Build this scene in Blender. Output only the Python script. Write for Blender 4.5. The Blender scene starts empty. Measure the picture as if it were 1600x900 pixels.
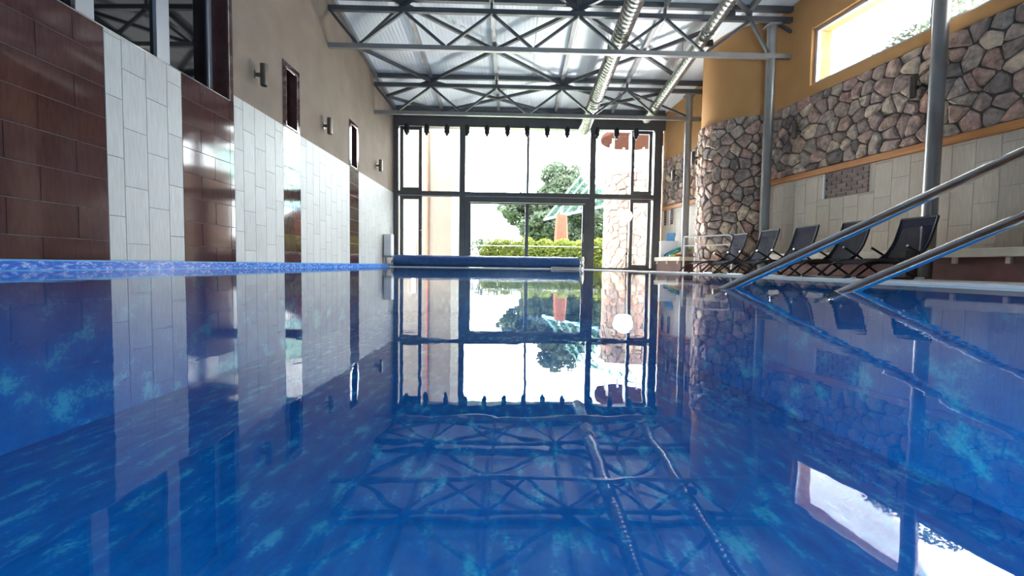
import bpy, bmesh, math, random
from mathutils import Vector, Matrix

random.seed(7)
S = bpy.context.scene
COL = S.collection

# ------------------------------------------------------------------ camera
PITCH, ROLL, EYE = math.atan(35.2 / 700), 0.0145, 0.10
cam_d = bpy.data.cameras.new('camera')
cam_d.sensor_width = 36.0
cam_d.lens = 36.0 * 700 / 1600
cam_d.clip_start = 0.02
cam_d.clip_end = 400
cam = bpy.data.objects.new('camera', cam_d)
COL.objects.link(cam)
fw = Vector((0, math.cos(PITCH), -math.sin(PITCH)))
up0 = Vector((0, math.sin(PITCH), math.cos(PITCH)))
rt0 = Vector((1, 0, 0))
rt = rt0 * math.cos(ROLL) + up0 * math.sin(ROLL)
up = up0 * math.cos(ROLL) - rt0 * math.sin(ROLL)
cam.matrix_world = Matrix(((rt.x, up.x, -fw.x, 0), (rt.y, up.y, -fw.y, 0), (rt.z, up.z, -fw.z, EYE), (0, 0, 0, 1)))
S.camera = cam

# ------------------------------------------------------------------ sky, sun, exposure
world = bpy.data.worlds.new('overcast_sky')
S.world = world
world.use_nodes = True
bg = world.node_tree.nodes['Background']
bg.inputs[0].default_value = (0.90, 0.96, 1.0, 1)
bg.inputs[1].default_value = 16.0
sun_d = bpy.data.lights.new('sun', 'SUN')
sun_d.energy = 9.0
sun_d.angle = math.radians(3)
sun_d.color = (1.0, 0.95, 0.86)
sun = bpy.data.objects.new('sun', sun_d)
COL.objects.link(sun)
sun.rotation_euler = Vector((0.6, 0.16, -1.0)).to_track_quat('-Z', 'Y').to_euler()
S.view_settings.view_transform = 'Standard'
S.view_settings.look = 'None'
S.view_settings.exposure = 0.95
S.view_settings.gamma = 1.0
S.view_settings.use_curve_mapping = False
S.cycles.use_denoising = True
S.cycles.max_bounces = 12
S.cycles.diffuse_bounces = 6
S.cycles.glossy_bounces = 5
S.cycles.transparent_max_bounces = 16
S.cycles.sample_clamp_indirect = 12.0


# ------------------------------------------------------------------ materials
def mat(name, col, rough=0.6, metal=0.0, spec=0.5):
    m = bpy.data.materials.new(name)
    m.use_nodes = True
    b = m.node_tree.nodes['Principled BSDF']
    b.inputs['Base Color'].default_value = (*col, 1)
    b.inputs['Roughness'].default_value = rough
    b.inputs['Metallic'].default_value = metal
    b.inputs['Specular IOR Level'].default_value = spec
    return m


def nodes(m):
    return m.node_tree.nodes, m.node_tree.links, m.node_tree.nodes['Principled BSDF']


def ramp(N, stops):
    r = N.new('ShaderNodeValToRGB')
    e = r.color_ramp.elements
    while len(e) < len(stops):
        e.new(0.5)
    for i, (p, c) in enumerate(stops):
        e[i].position = p
        e[i].color = (*c, 1)
    return r


def noisy(m, stops, scale=5.0, stretch=(1, 1, 1), bump=0.0, bscale=None, dist=0.01, detail=5.0, coord='Object', jitter=0.0):
    """colour from a noise ramp, optional bump, optional per-object brightness jitter"""
    N, L, b = nodes(m)
    tc = N.new('ShaderNodeTexCoord')
    mp = N.new('ShaderNodeMapping')
    mp.inputs['Scale'].default_value = stretch
    L.new(tc.outputs[coord], mp.inputs[0])
    vec = mp.outputs[0]
    if jitter:
        oi = N.new('ShaderNodeObjectInfo')
        ad = N.new('ShaderNodeVectorMath')
        ad.operation = 'MULTIPLY_ADD'
        ad.inputs[1].default_value = (17, 31, 23)
        L.new(oi.outputs['Random'], ad.inputs[0])
        L.new(vec, ad.inputs[2])
        vec = ad.outputs[0]
    nt = N.new('ShaderNodeTexNoise')
    nt.inputs['Scale'].default_value = scale
    nt.inputs['Detail'].default_value = detail
    L.new(vec, nt.inputs[0])
    r = ramp(N, stops)
    L.new(nt.outputs[0], r.inputs[0])
    out = r.outputs[0]
    if jitter:
        hv = N.new('ShaderNodeHueSaturation')
        mr = N.new('ShaderNodeMapRange')
        mr.inputs[3].default_value = 1 - jitter
        mr.inputs[4].default_value = 1 + jitter
        L.new(oi.outputs['Random'], mr.inputs[0])
        L.new(mr.outputs[0], hv.inputs['Value'])
        L.new(out, hv.inputs['Color'])
        out = hv.outputs[0]
    L.new(out, b.inputs['Base Color'])
    if bump:
        n2 = N.new('ShaderNodeTexNoise')
        n2.inputs['Scale'].default_value = bscale or scale * 3
        n2.inputs['Detail'].default_value = 4
        L.new(vec, n2.inputs[0])
        bp = N.new('ShaderNodeBump')
        bp.inputs['Strength'].default_value = bump
        bp.inputs['Distance'].default_value = dist
        L.new(n2.outputs[0], bp.inputs['Height'])
        L.new(bp.outputs[0], b.inputs['Normal'])
    return m


M = {}
M['plaster_brown'] = noisy(mat('brown_plaster', (0.3, 0.24, 0.19), 0.9), [(0.3, (0.185, 0.138, 0.106)), (0.7, (0.225, 0.172, 0.134))], 2.0, bump=0.5, bscale=60, dist=0.004)
M['plaster_ochre'] = noisy(mat('ochre_plaster', (0.5, 0.3, 0.12), 0.9), [(0.3, (0.46, 0.235, 0.085)), (0.7, (0.53, 0.28, 0.11))], 1.5, bump=0.5, bscale=60, dist=0.004)
M['tile_light'] = noisy(mat('linen_tile', (0.62, 0.6, 0.57), 0.5, spec=0.3), [(0.25, (0.4, 0.39, 0.375)), (0.75, (0.52, 0.51, 0.495))], 9.0, stretch=(6, 6, 0.5), bump=0.15, bscale=26, dist=0.002, jitter=0.05)
M['tile_cream'] = noisy(mat('cream_linen_tile', (0.5, 0.46, 0.38), 0.4, spec=0.5), [(0.25, (0.46, 0.385, 0.3)), (0.75, (0.6, 0.51, 0.41))], 9.0, stretch=(6, 6, 0.5), bump=0.15, bscale=26, dist=0.002, jitter=0.04)
M['tile_dark'] = noisy(mat('maroon_glazed_tile', (0.06, 0.025, 0.025), 0.07, spec=0.38), [(0.3, (0.052, 0.021, 0.02)), (0.7, (0.08, 0.034, 0.032))], 7.0, stretch=(1, 5, 1), bump=0.03, bscale=5, dist=0.004, jitter=0.1)
M['grout'] = mat('grey_grout', (0.22, 0.21, 0.2), 0.9)
M['mortar'] = noisy(mat('dark_mortar', (0.08, 0.065, 0.06), 0.95), [(0.3, (0.085, 0.068, 0.06)), (0.7, (0.14, 0.115, 0.1))], 12, bump=0.5)
M['wood'] = noisy(mat('orange_pine', (0.5, 0.2, 0.06), 0.45), [(0.3, (0.42, 0.15, 0.04)), (0.7, (0.6, 0.26, 0.08))], 4, stretch=(0.4, 6, 6))
M['steel_paint'] = noisy(mat('grey_painted_steel', (0.26, 0.255, 0.255), 0.33, 0.4), [(0.3, (0.23, 0.225, 0.225)), (0.7, (0.28, 0.275, 0.275))], 3)
M['truss_paint'] = noisy(mat('slate_truss_paint', (0.09, 0.09, 0.1), 0.4, 0.3), [(0.3, (0.075, 0.078, 0.09)), (0.7, (0.105, 0.107, 0.118))], 3)
M['frame_dark'] = noisy(mat('anthracite_aluminium', (0.05, 0.05, 0.055), 0.35, 0.3), [(0.3, (0.08, 0.08, 0.083)), (0.7, (0.105, 0.104, 0.106))], 3)
M['frame_light'] = mat('silver_aluminium', (0.5, 0.51, 0.55), 0.3, 0.6)
M['chrome'] = noisy(mat('polished_stainless', (0.75, 0.74, 0.72), 0.12, 1.0), [(0.3, (0.62, 0.61, 0.6)), (0.7, (0.75, 0.74, 0.72))], 4)
M['chrome_brushed'] = noisy(mat('brushed_stainless', (0.55, 0.52, 0.5), 0.28, 1.0), [(0.3, (0.48, 0.45, 0.43)), (0.7, (0.58, 0.55, 0.52))], 4)
M['rim'] = noisy(mat('white_marble_rim', (0.88, 0.87, 0.85), 0.3), [(0.3, (0.84, 0.83, 0.81)), (0.7, (0.92, 0.91, 0.89))], 6)
M['rail'] = noisy(mat('polished_rail_steel', (0.6, 0.56, 0.53), 0.07, 1.0), [(0.3, (0.52, 0.48, 0.45)), (0.7, (0.6, 0.56, 0.53))], 4)
M['duct'] = noisy(mat('galvanised_duct', (0.5, 0.5, 0.48), 0.3, 0.9), [(0.3, (0.2, 0.195, 0.185)), (0.7, (0.34, 0.33, 0.31))], 16, bump=0.25, bscale=22, dist=0.01)
M['panel'] = mat('white_roof_panel', (0.84, 0.88, 0.89), 0.5)
M['bronze'] = noisy(mat('dark_bronze_steel', (0.2, 0.18, 0.16), 0.3, 0.9), [(0.3, (0.16, 0.14, 0.125)), (0.7, (0.22, 0.195, 0.17))], 5)
M['white'] = noisy(mat('white_enamel', (0.8, 0.8, 0.8), 0.4), [(0.3, (0.76, 0.76, 0.77)), (0.7, (0.82, 0.82, 0.83))], 2)
M['black'] = noisy(mat('black_metal', (0.02, 0.02, 0.02), 0.45, 0.4), [(0.3, (0.015, 0.015, 0.016)), (0.7, (0.028, 0.028, 0.03))], 4)
M['black_room'] = mat('dark_glazing', (0.006, 0.006, 0.007), 0.03, spec=0.5)  # black pane colour stands in for the unlit room behind
M['deck'] = noisy(mat('white_deck_stone', (0.7, 0.69, 0.67), 0.3), [(0.3, (0.76, 0.75, 0.73)), (0.7, (0.84, 0.83, 0.81))], 6, bump=0.1)
M['tile_brown'] = noisy(mat('brown_bench_tile', (0.16, 0.075, 0.065), 0.3), [(0.3, (0.125, 0.055, 0.048)), (0.7, (0.19, 0.09, 0.08))], 5)
M['cream'] = noisy(mat('cream_ledge_stone', (0.6, 0.54, 0.43), 0.4), [(0.3, (0.52, 0.46, 0.36)), (0.7, (0.66, 0.6, 0.49))], 5)
M['cover_blue'] = noisy(mat('blue_pool_cover', (0.02, 0.12, 0.38), 0.4), [(0.3, (0.008, 0.055, 0.19)), (0.7, (0.015, 0.085, 0.27))], 6, bump=0.15, bscale=9)
M['terracotta'] = noisy(mat('terracotta_render', (0.6, 0.25, 0.15), 0.9, spec=0.05), [(0.3, (0.13, 0.05, 0.034)), (0.7, (0.17, 0.068, 0.046))], 4, bump=0.4)
M['bark'] = noisy(mat('bark', (0.1, 0.07, 0.05), 0.95), [(0.3, (0.07, 0.05, 0.035)), (0.7, (0.15, 0.11, 0.08))], 8, bump=0.6)
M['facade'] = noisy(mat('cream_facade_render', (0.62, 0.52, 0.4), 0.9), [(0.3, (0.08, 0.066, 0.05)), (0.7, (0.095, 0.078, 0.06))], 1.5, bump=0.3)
M['grass'] = noisy(mat('lawn', (0.1, 0.16, 0.05), 0.95), [(0.3, (0.1, 0.16, 0.05)), (0.7, (0.2, 0.26, 0.09))], 3, bump=0.5)
M['paving'] = noisy(mat('terrace_paving', (0.4, 0.38, 0.35), 0.8), [(0.3, (0.7, 0.68, 0.64)), (0.7, (0.8, 0.78, 0.74))], 2)
M['brick'] = noisy(mat('brown_mosaic_brick', (0.2, 0.12, 0.1), 0.5), [(0.3, (0.13, 0.075, 0.062)), (0.7, (0.22, 0.14, 0.115))], 14, jitter=0.25)
M['brick_grout'] = mat('pale_brick_grout', (0.5, 0.44, 0.38), 0.9)
M['soffit'] = noisy(mat('red_brown_boarding', (0.22, 0.06, 0.045), 0.8, spec=0.0), [(0.3, (0.035, 0.014, 0.01)), (0.7, (0.055, 0.023, 0.017))], 3, stretch=(1, 5, 1))


def leaf_mat(name, a, b):
    m = noisy(mat(name, a, 0.7, spec=0.15), [(0.3, a), (0.7, b)], 1.2, detail=2)
    N, L, bs = nodes(m)
    tr = N.new('ShaderNodeBsdfTranslucent')
    tr.inputs[0].default_value = (*[min(1, v * 1.3) for v in b], 1)
    mx = N.new('ShaderNodeMixShader')
    mx.inputs[0].default_value = 0.35
    out = N['Material Output']
    L.new(bs.outputs[0], mx.inputs[1])
    L.new(tr.outputs[0], mx.inputs[2])
    L.new(mx.outputs[0], out.inputs[0])
    return m


M['leaf_tree'] = leaf_mat('tree_leaf', (0.03, 0.044, 0.027), (0.062, 0.08, 0.052))
M['leaf_hedge'] = leaf_mat('hedge_leaf', (0.07, 0.1, 0.016), (0.17, 0.19, 0.04))
M['leaf_pale'] = leaf_mat('shrub_leaf', (0.08, 0.11, 0.06), (0.13, 0.16, 0.09))


def stone_mat(name, dark, pale=1.0):
    m = mat(name, (0.3, 0.25, 0.22), 0.85)
    N, L, b = nodes(m)
    oi = N.new('ShaderNodeObjectInfo')
    r1 = ramp(N, [(0.0, (0.12, 0.1, 0.09)), (0.18, (0.24, 0.17, 0.14)), (0.36, (0.33, 0.2, 0.15)), (0.52, (0.19, 0.155, 0.135)), (0.74, (0.4, 0.3, 0.215)), (0.86, (0.25, 0.19, 0.165)), (1.0, (0.29, 0.165, 0.13))])
    L.new(oi.outputs['Random'], r1.inputs[0])
    tc = N.new('ShaderNodeTexCoord')
    nt = N.new('ShaderNodeTexNoise')
    nt.inputs['Scale'].default_value = 9
    nt.inputs['Detail'].default_value = 6
    L.new(tc.outputs['Object'], nt.inputs[0])
    mr = N.new('ShaderNodeMapRange')
    mr.inputs[1].default_value = 0.3
    mr.inputs[2].default_value = 0.7
    mr.inputs[3].default_value = 0.85 * pale
    mr.inputs[4].default_value = 2.0 * pale
    L.new(nt.outputs[0], mr.inputs[0])
    hv = N.new('ShaderNodeHueSaturation')
    L.new(mr.outputs[0], hv.inputs['Value'])
    L.new(r1.outputs[0], hv.inputs['Color'])
    L.new(hv.outputs[0], b.inputs['Base Color'])
    n2 = N.new('ShaderNodeTexNoise')
    n2.inputs['Scale'].default_value = 22
    n2.inputs['Detail'].default_value = 6
    L.new(tc.outputs['Object'], n2.inputs[0])
    bp = N.new('ShaderNodeBump')
    bp.inputs['Strength'].default_value = 0.9
    bp.inputs['Distance'].default_value = 0.03
    L.new(n2.outputs[0], bp.inputs['Height'])
    L.new(bp.outputs[0], b.inputs['Normal'])
    return m


M['stone'] = stone_mat('rubble_stone', 0)

# ribbed roof panel relief
N, L, b = nodes(M['panel'])
tc = N.new('ShaderNodeTexCoord')
wv = N.new('ShaderNodeTexWave')
wv.bands_direction = 'X'
wv.inputs['Scale'].default_value = 3.2
L.new(tc.outputs['Object'], wv.inputs[0])
bp = N.new('ShaderNodeBump')
bp.inputs['Strength'].default_value = 0.35
bp.inputs['Distance'].default_value = 0.01
L.new(wv.outputs[0], bp.inputs['Height'])
L.new(bp.outputs[0], b.inputs['Normal'])


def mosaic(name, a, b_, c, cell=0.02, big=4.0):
    """small glass mosaic: every tessera its own tint, caustic light painted in as paler elongated patches"""
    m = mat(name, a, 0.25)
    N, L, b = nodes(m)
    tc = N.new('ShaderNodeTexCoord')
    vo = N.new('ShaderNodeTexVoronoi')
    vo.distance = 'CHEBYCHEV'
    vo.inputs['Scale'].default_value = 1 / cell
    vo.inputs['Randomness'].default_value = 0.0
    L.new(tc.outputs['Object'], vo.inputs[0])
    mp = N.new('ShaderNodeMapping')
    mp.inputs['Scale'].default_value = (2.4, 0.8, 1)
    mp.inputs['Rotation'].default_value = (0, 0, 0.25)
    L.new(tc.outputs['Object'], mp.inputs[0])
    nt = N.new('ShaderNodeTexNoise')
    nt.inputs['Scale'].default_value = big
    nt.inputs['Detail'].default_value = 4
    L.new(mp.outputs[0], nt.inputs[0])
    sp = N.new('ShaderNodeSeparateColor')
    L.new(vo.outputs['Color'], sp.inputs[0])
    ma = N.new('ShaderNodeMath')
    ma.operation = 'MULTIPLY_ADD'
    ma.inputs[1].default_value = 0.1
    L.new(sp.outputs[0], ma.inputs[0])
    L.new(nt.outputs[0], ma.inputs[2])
    r = ramp(N, [(0.35, a), (0.62, b_), (0.76, c)])  # upper ramp stops paint caustic streaks into the tile colour
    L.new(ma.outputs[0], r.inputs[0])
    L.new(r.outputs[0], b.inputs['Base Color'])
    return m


M['pool_mosaic_caustics'] = mosaic('pool_mosaic_caustics', (0.003, 0.13, 0.42), (0.005, 0.19, 0.52), (0.05, 0.45, 0.66))
# printed frieze of the curb: blue ground with white leafy scrolls, pale edges
m = mat('blue_frieze_tile', (0.05, 0.2, 0.7), 0.2)
N, L, b = nodes(m)
tc = N.new('ShaderNodeTexCoord')
mp = N.new('ShaderNodeMapping')
mp.inputs['Scale'].default_value = (1, 6.0, 24)
L.new(tc.outputs['Object'], mp.inputs[0])
vo = N.new('ShaderNodeTexVoronoi')
vo.feature = 'DISTANCE_TO_EDGE'
vo.inputs['Scale'].default_value = 1.7
L.new(mp.outputs[0], vo.inputs[0])
nt = N.new('ShaderNodeTexNoise')
nt.inputs['Scale'].default_value = 2.6
nt.inputs['Detail'].default_value = 3
L.new(mp.outputs[0], nt.inputs[0])
r = ramp(N, [(0.42, (0.02, 0.12, 0.55)), (0.55, (0.05, 0.2, 0.68)), (0.63, (0.5, 0.62, 0.85)), (0.68, (0.06, 0.2, 0.69))])
L.new(nt.outputs[0], r.inputs[0])
L.new(r.outputs[0], b.inputs['Base Color'])
M['frieze'] = m
M['pale_blue'] = noisy(mat('pale_blue_tile', (0.1, 0.42, 0.8), 0.2), [(0.3, (0.08, 0.36, 0.72)), (0.7, (0.13, 0.45, 0.82))], 20)


def glass_mat(name, tint, refl=1.0, ior=1.45):
    m = bpy.data.materials.new(name)
    m.use_nodes = True
    N, L = m.node_tree.nodes, m.node_tree.links
    N.remove(N['Principled BSDF'])
    fr = N.new('ShaderNodeFresnel')
    fr.inputs[0].default_value = ior
    ml = N.new('ShaderNodeMath')
    ml.operation = 'MULTIPLY'
    ml.inputs[1].default_value = refl
    L.new(fr.outputs[0], ml.inputs[0])
    tr = N.new('ShaderNodeBsdfTransparent')
    tr.inputs[0].default_value = (*tint, 1)
    gl = N.new('ShaderNodeBsdfGlossy')
    gl.inputs['Roughness'].default_value = 0.0
    mx = N.new('ShaderNodeMixShader')
    L.new(ml.outputs[0], mx.inputs[0])
    L.new(tr.outputs[0], mx.inputs[1])
    L.new(gl.outputs[0], mx.inputs[2])
    L.new(mx.outputs[0], N['Material Output'].inputs[0])
    return m


M['glass'] = glass_mat('clear_glass', (0.97, 0.985, 0.98), 0.8)
M['glass_green'] = glass_mat('green_canopy_glass', (0.72, 0.9, 0.84), 0.02)

# water: mirror by Fresnel over a clear blue-tinted body
m = glass_mat('pool_water', (0.8, 0.94, 1.0), 1.0, 1.33)
N, L = m.node_tree.nodes, m.node_tree.links
tc = N.new('ShaderNodeTexCoord')
n1 = N.new('ShaderNodeTexNoise')
n1.inputs['Scale'].default_value = 3.5
n1.inputs['Detail'].default_value = 2
L.new(tc.outputs['Object'], n1.inputs[0])
bp = N.new('ShaderNodeBump')
bp.inputs['Strength'].default_value = 1.0
bp.inputs['Distance'].default_value = 0.0007
L.new(n1.outputs[0], bp.inputs['Height'])
n2 = N.new('ShaderNodeTexNoise')
n2.inputs['Scale'].default_value = 22
n2.inputs['Detail'].default_value = 2
L.new(tc.outputs['Object'], n2.inputs[0])
b2 = N.new('ShaderNodeBump')
b2.inputs['Strength'].default_value = 1.0
b2.inputs['Distance'].default_value = 0.00013
L.new(n2.outputs[0], b2.inputs['Height'])
L.new(bp.outputs[0], b2.inputs['Normal'])
for n in N:
    if n.type in ('FRESNEL', 'BSDF_GLOSSY'):
        L.new(b2.outputs[0], n.inputs['Normal'])
M['water'] = m

# navy sling mesh: open weave
m = mat('navy_sling_mesh', (0.016, 0.021, 0.042), 0.8, spec=0.1)
N, L, b = nodes(m)
tr = N.new('ShaderNodeBsdfTransparent')
mx = N.new('ShaderNodeMixShader')
mx.inputs[0].default_value = 0.3
L.new(b.outputs[0], mx.inputs[1])
L.new(tr.outputs[0], mx.inputs[2])
L.new(mx.outputs[0], N['Material Output'].inputs[0])
M['sling'] = m
M['sling_hem'] = noisy(mat('navy_canvas_hem', (0.018, 0.02, 0.04), 0.85, spec=0.1), [(0.3, (0.011, 0.013, 0.027)), (0.7, (0.019, 0.022, 0.042))], 20)
m = mat('flash_tube', (1, 1, 1), 0.5)
b = m.node_tree.nodes['Principled BSDF']
b.inputs['Emission Color'].default_value = (1, 0.97, 0.95, 1)
b.inputs['Emission Strength'].default_value = 60
M['flash'] = m
m = mat('fill_lamp_lens', (1, 1, 1), 0.3)  # glowing lens of the added underwater fill lamps
b = m.node_tree.nodes['Principled BSDF']
b.inputs['Emission Color'].default_value = (0.75, 0.92, 1.0, 1)
b.inputs['Emission Strength'].default_value = 8
M['fill_lens'] = m
UW_FILL = 400.0


# ------------------------------------------------------------------ mesh helpers
class MB:
    def __init__(self):
        self.v, self.f = [], []

    def add(self, vs, fs):
        o = len(self.v)
        self.v += [tuple(p) for p in vs]
        self.f += [tuple(o + i for i in f) for f in fs]
        return self

    def box(self, x0, x1, y0, y1, z0, z1):
        vs = [(x, y, z) for z in (z0, z1) for y in (y0, y1) for x in (x0, x1)]
        return self.add(vs, [(0, 2, 3, 1), (4, 5, 7, 6), (0, 1, 5, 4), (2, 6, 7, 3), (0, 4, 6, 2), (1, 3, 7, 5)])

    def hexa(self, bottom, top):
        return self.add(list(bottom) + list(top), [(3, 2, 1, 0), (4, 5, 6, 7), (0, 1, 5, 4), (1, 2, 6, 5), (2, 3, 7, 6), (3, 0, 4, 7)])

    def bar(self, a, b_, w, h, upv=(0, 0, 1)):
        a, b_ = Vector(a), Vector(b_)
        d = (b_ - a).normalized()
        s = d.cross(Vector(upv))
        if s.length < 1e-4:
            s = d.cross(Vector((1, 0, 0)))
        s.normalize()
        u = s.cross(d)
        s, u = s * w / 2, u * h / 2
        return self.hexa([a - s - u, a + s - u, b_ + s - u, b_ - s - u], [a - s + u, a + s + u, b_ + s + u, b_ - s + u])

    def prism(self, poly, y0, y1):
        """polygon in local x,z extruded along y"""
        n = len(poly)
        vs = [(p[0], y0, p[1]) for p in poly] + [(p[0], y1, p[1]) for p in poly]
        fs = [tuple(range(n)), tuple(range(2 * n - 1, n - 1, -1))]
        fs += [(i, i + n, (i + 1) % n + n, (i + 1) % n) for i in range(n)]
        return self.add(vs, fs)

    def slab(self, poly, z0, z1):
        n = len(poly)
        vs = [(p[0], p[1], z0) for p in poly] + [(p[0], p[1], z1) for p in poly]
        fs = [tuple(range(n - 1, -1, -1)), tuple(range(n, 2 * n))]
        fs += [(i, (i + 1) % n, (i + 1) % n + n, i + n) for i in range(n)]
        return self.add(vs, fs)

    def tube(self, pts, r, n=10, cap=True):
        pts = [Vector(p) for p in pts]
        rs = r if isinstance(r, (list, tuple)) else [r] * len(pts)
        t0 = (pts[1] - pts[0]).normalized()
        nrm = t0.cross(Vector((0, 0, 1)))
        if nrm.length < 1e-3:
            nrm = t0.cross(Vector((1, 0, 0)))
        nrm.normalize()
        vs = []
        for i, p in enumerate(pts):
            if i == 0:
                t = pts[1] - pts[0]
            elif i == len(pts) - 1:
                t = pts[-1] - pts[-2]
            else:
                t = (pts[i + 1] - p).normalized() + (p - pts[i - 1]).normalized()
            t.normalize()
            nrm = (nrm - t * nrm.dot(t)).normalized()
            bn = t.cross(nrm)
            for k in range(n):
                a = 2 * math.pi * k / n
                vs.append(p + (nrm * math.cos(a) + bn * math.sin(a)) * rs[i])
        fs = []
        for i in range(len(pts) - 1):
            for k in range(n):
                k2 = (k + 1) % n
                fs.append((i * n + k, i * n + k2, (i + 1) * n + k2, (i + 1) * n + k))
        if cap:
            fs.append(tuple(range(n - 1, -1, -1)))
            e = (len(pts) - 1) * n
            fs.append(tuple(e + k for k in range(n)))
        return self.add(vs, fs)

    def lathe(self, prof, origin=(0, 0, 0), axis=(0, 0, 1), n=20):
        """prof: (radius, distance along axis)"""
        o, ax = Vector(origin), Vector(axis).normalized()
        s = ax.cross(Vector((0, 0, 1)))
        if s.length < 1e-3:
            s = Vector((1, 0, 0))
        s.normalize()
        u = ax.cross(s)
        vs = []
        for r, h in prof:
            for k in range(n):
                a = 2 * math.pi * k / n
                vs.append(o + ax * h + (s * math.cos(a) + u * math.sin(a)) * max(r, 1e-4))
        fs = [(i * n + k, i * n + (k + 1) % n, (i + 1) * n + (k + 1) % n, (i + 1) * n + k) for i in range(len(prof) - 1) for k in range(n)]
        fs.append(tuple(range(n - 1, -1, -1)))
        e = (len(prof) - 1) * n
        fs.append(tuple(e + k for k in range(n)))
        return self.add(vs, fs)

    def mesh(self, name, material, smooth=False):
        me = bpy.data.meshes.new(name)
        me.from_pydata(self.v, [], self.f)
        bm = bmesh.new()
        bm.from_mesh(me)
        bmesh.ops.recalc_face_normals(bm, faces=bm.faces)
        bm.to_mesh(me)
        bm.free()
        if smooth:
            me.polygons.foreach_set('use_smooth', [True] * len(me.polygons))
            try:
                me.set_sharp_from_angle(angle=math.radians(smooth if smooth is not True else 40))
            except Exception:
                pass
        me.materials.append(material)
        return me

    def build(self, name, material, parent=None, smooth=False, bevel=0.0):
        o = link(name, self.mesh(name, material, smooth), parent)
        if bevel:
            bv = o.modifiers.new('bevel', 'BEVEL')
            bv.width = bevel
            bv.segments = 2
            bv.limit_method = 'ANGLE'
        return o


def link(name, data, parent=None):
    o = bpy.data.objects.new(name, data)
    COL.objects.link(o)
    o.parent = parent
    return o


def tag(o, label=None, cat=None, group=None, kind=None):
    if label:
        o['label'] = label
    if cat:
        o['category'] = cat
    if group:
        o['group'] = group
    if kind:
        o['kind'] = kind
    return o


def thing(name, label, cat, loc=(0, 0, 0), rz=0.0, group=None, kind=None):
    o = link(name, None)
    o.empty_display_size = 0.1
    o.location = loc
    o.rotation_euler = (0, 0, rz)
    return tag(o, label, cat, group, kind)


def struct(o, label, cat):
    return tag(o, label, cat, None, 'structure')


def copy_tree(o, parent=None):
    c = o.copy()
    COL.objects.link(c)
    c.parent = parent
    for ch in list(o.children):
        copy_tree(ch, c)
    return c


def fillet(pts, r, n=5):
    pts = [Vector(p) for p in pts]
    out = [pts[0]]
    for i in range(1, len(pts) - 1):
        a, p, b_ = pts[i - 1], pts[i], pts[i + 1]
        ra = min(r, (a - p).length * 0.49, (b_ - p).length * 0.49)
        s, e = p + (a - p).normalized() * ra, p + (b_ - p).normalized() * ra
        for k in range(n + 1):
            t = k / n
            out.append(s * (1 - t) ** 2 + p * 2 * t * (1 - t) + e * t * t)
    out.append(pts[-1])
    return out


def lerp(a, b_, t):
    return a + (b_ - a) * t


# ------------------------------------------------------------------ plan of the hall
XL = -4.10                                   # left wall face


def roof(d):                                 # underside of the roof, falling towards the glazed end
    return 5.97 - 0.105 * (d - 10.2)


def far_d(x):                                # glazed end wall, slightly out of square
    return 15.532 + 0.02 * x


def rwall_x(d):                              # right wall face, running inwards
    return 6.7 - 0.182 * (d - 7.35)


RK = math.sqrt(1 + 0.182 ** 2)


def rim_x(d):                                # right pool edge
    return 3.17 - 0.0893 * (d - 3.3)


BACK = -4.2
POOL_END = 14.45

# ---- ground, deck, pool
g = MB().box(-60, 60, 16.0, 75, -0.35, -0.12).build('ground', M['grass'])
struct(g, 'lawn beyond the glazed end wall', 'ground')
g = MB().box(-12, 14, 15.75, 24.5, -0.3, -0.06).build('terrace', M['paving'])
struct(g, 'pale paved terrace right outside the glass doors', 'terrace')

deck = MB()
deck.slab([(rim_x(BACK) + 0.3, BACK), (rwall_x(BACK) + 0.2, BACK), (rwall_x(15.8) + 0.2, 15.8), (rim_x(15.8) + 0.3, 15.8)], -0.3, -0.02)
deck.slab([(XL, POOL_END + 0.1), (rim_x(15.8) + 0.3, POOL_END + 0.1), (rim_x(15.8) + 0.3, 15.75), (XL, 15.75)], -0.3, -0.02)
floor = deck.build('floor', M['deck'])
struct(floor, 'white stone pool deck under the loungers', 'floor')
rim = MB()
rim.slab([(rim_x(BACK), BACK), (rim_x(BACK) + 0.32, BACK), (rim_x(POOL_END + 0.12) + 0.32, POOL_END + 0.12), (rim_x(POOL_END), POOL_END)], -0.05, 0.018)
rim.slab([(XL, POOL_END), (rim_x(POOL_END), POOL_END), (rim_x(POOL_END) + 0.1, POOL_END + 0.12), (XL, POOL_END + 0.12)], -0.05, 0.018)
r_ = rim.build('trim_1', M['rim'])
struct(r_, 'white stone rim of the pool, level with the water', 'pool rim')

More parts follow.
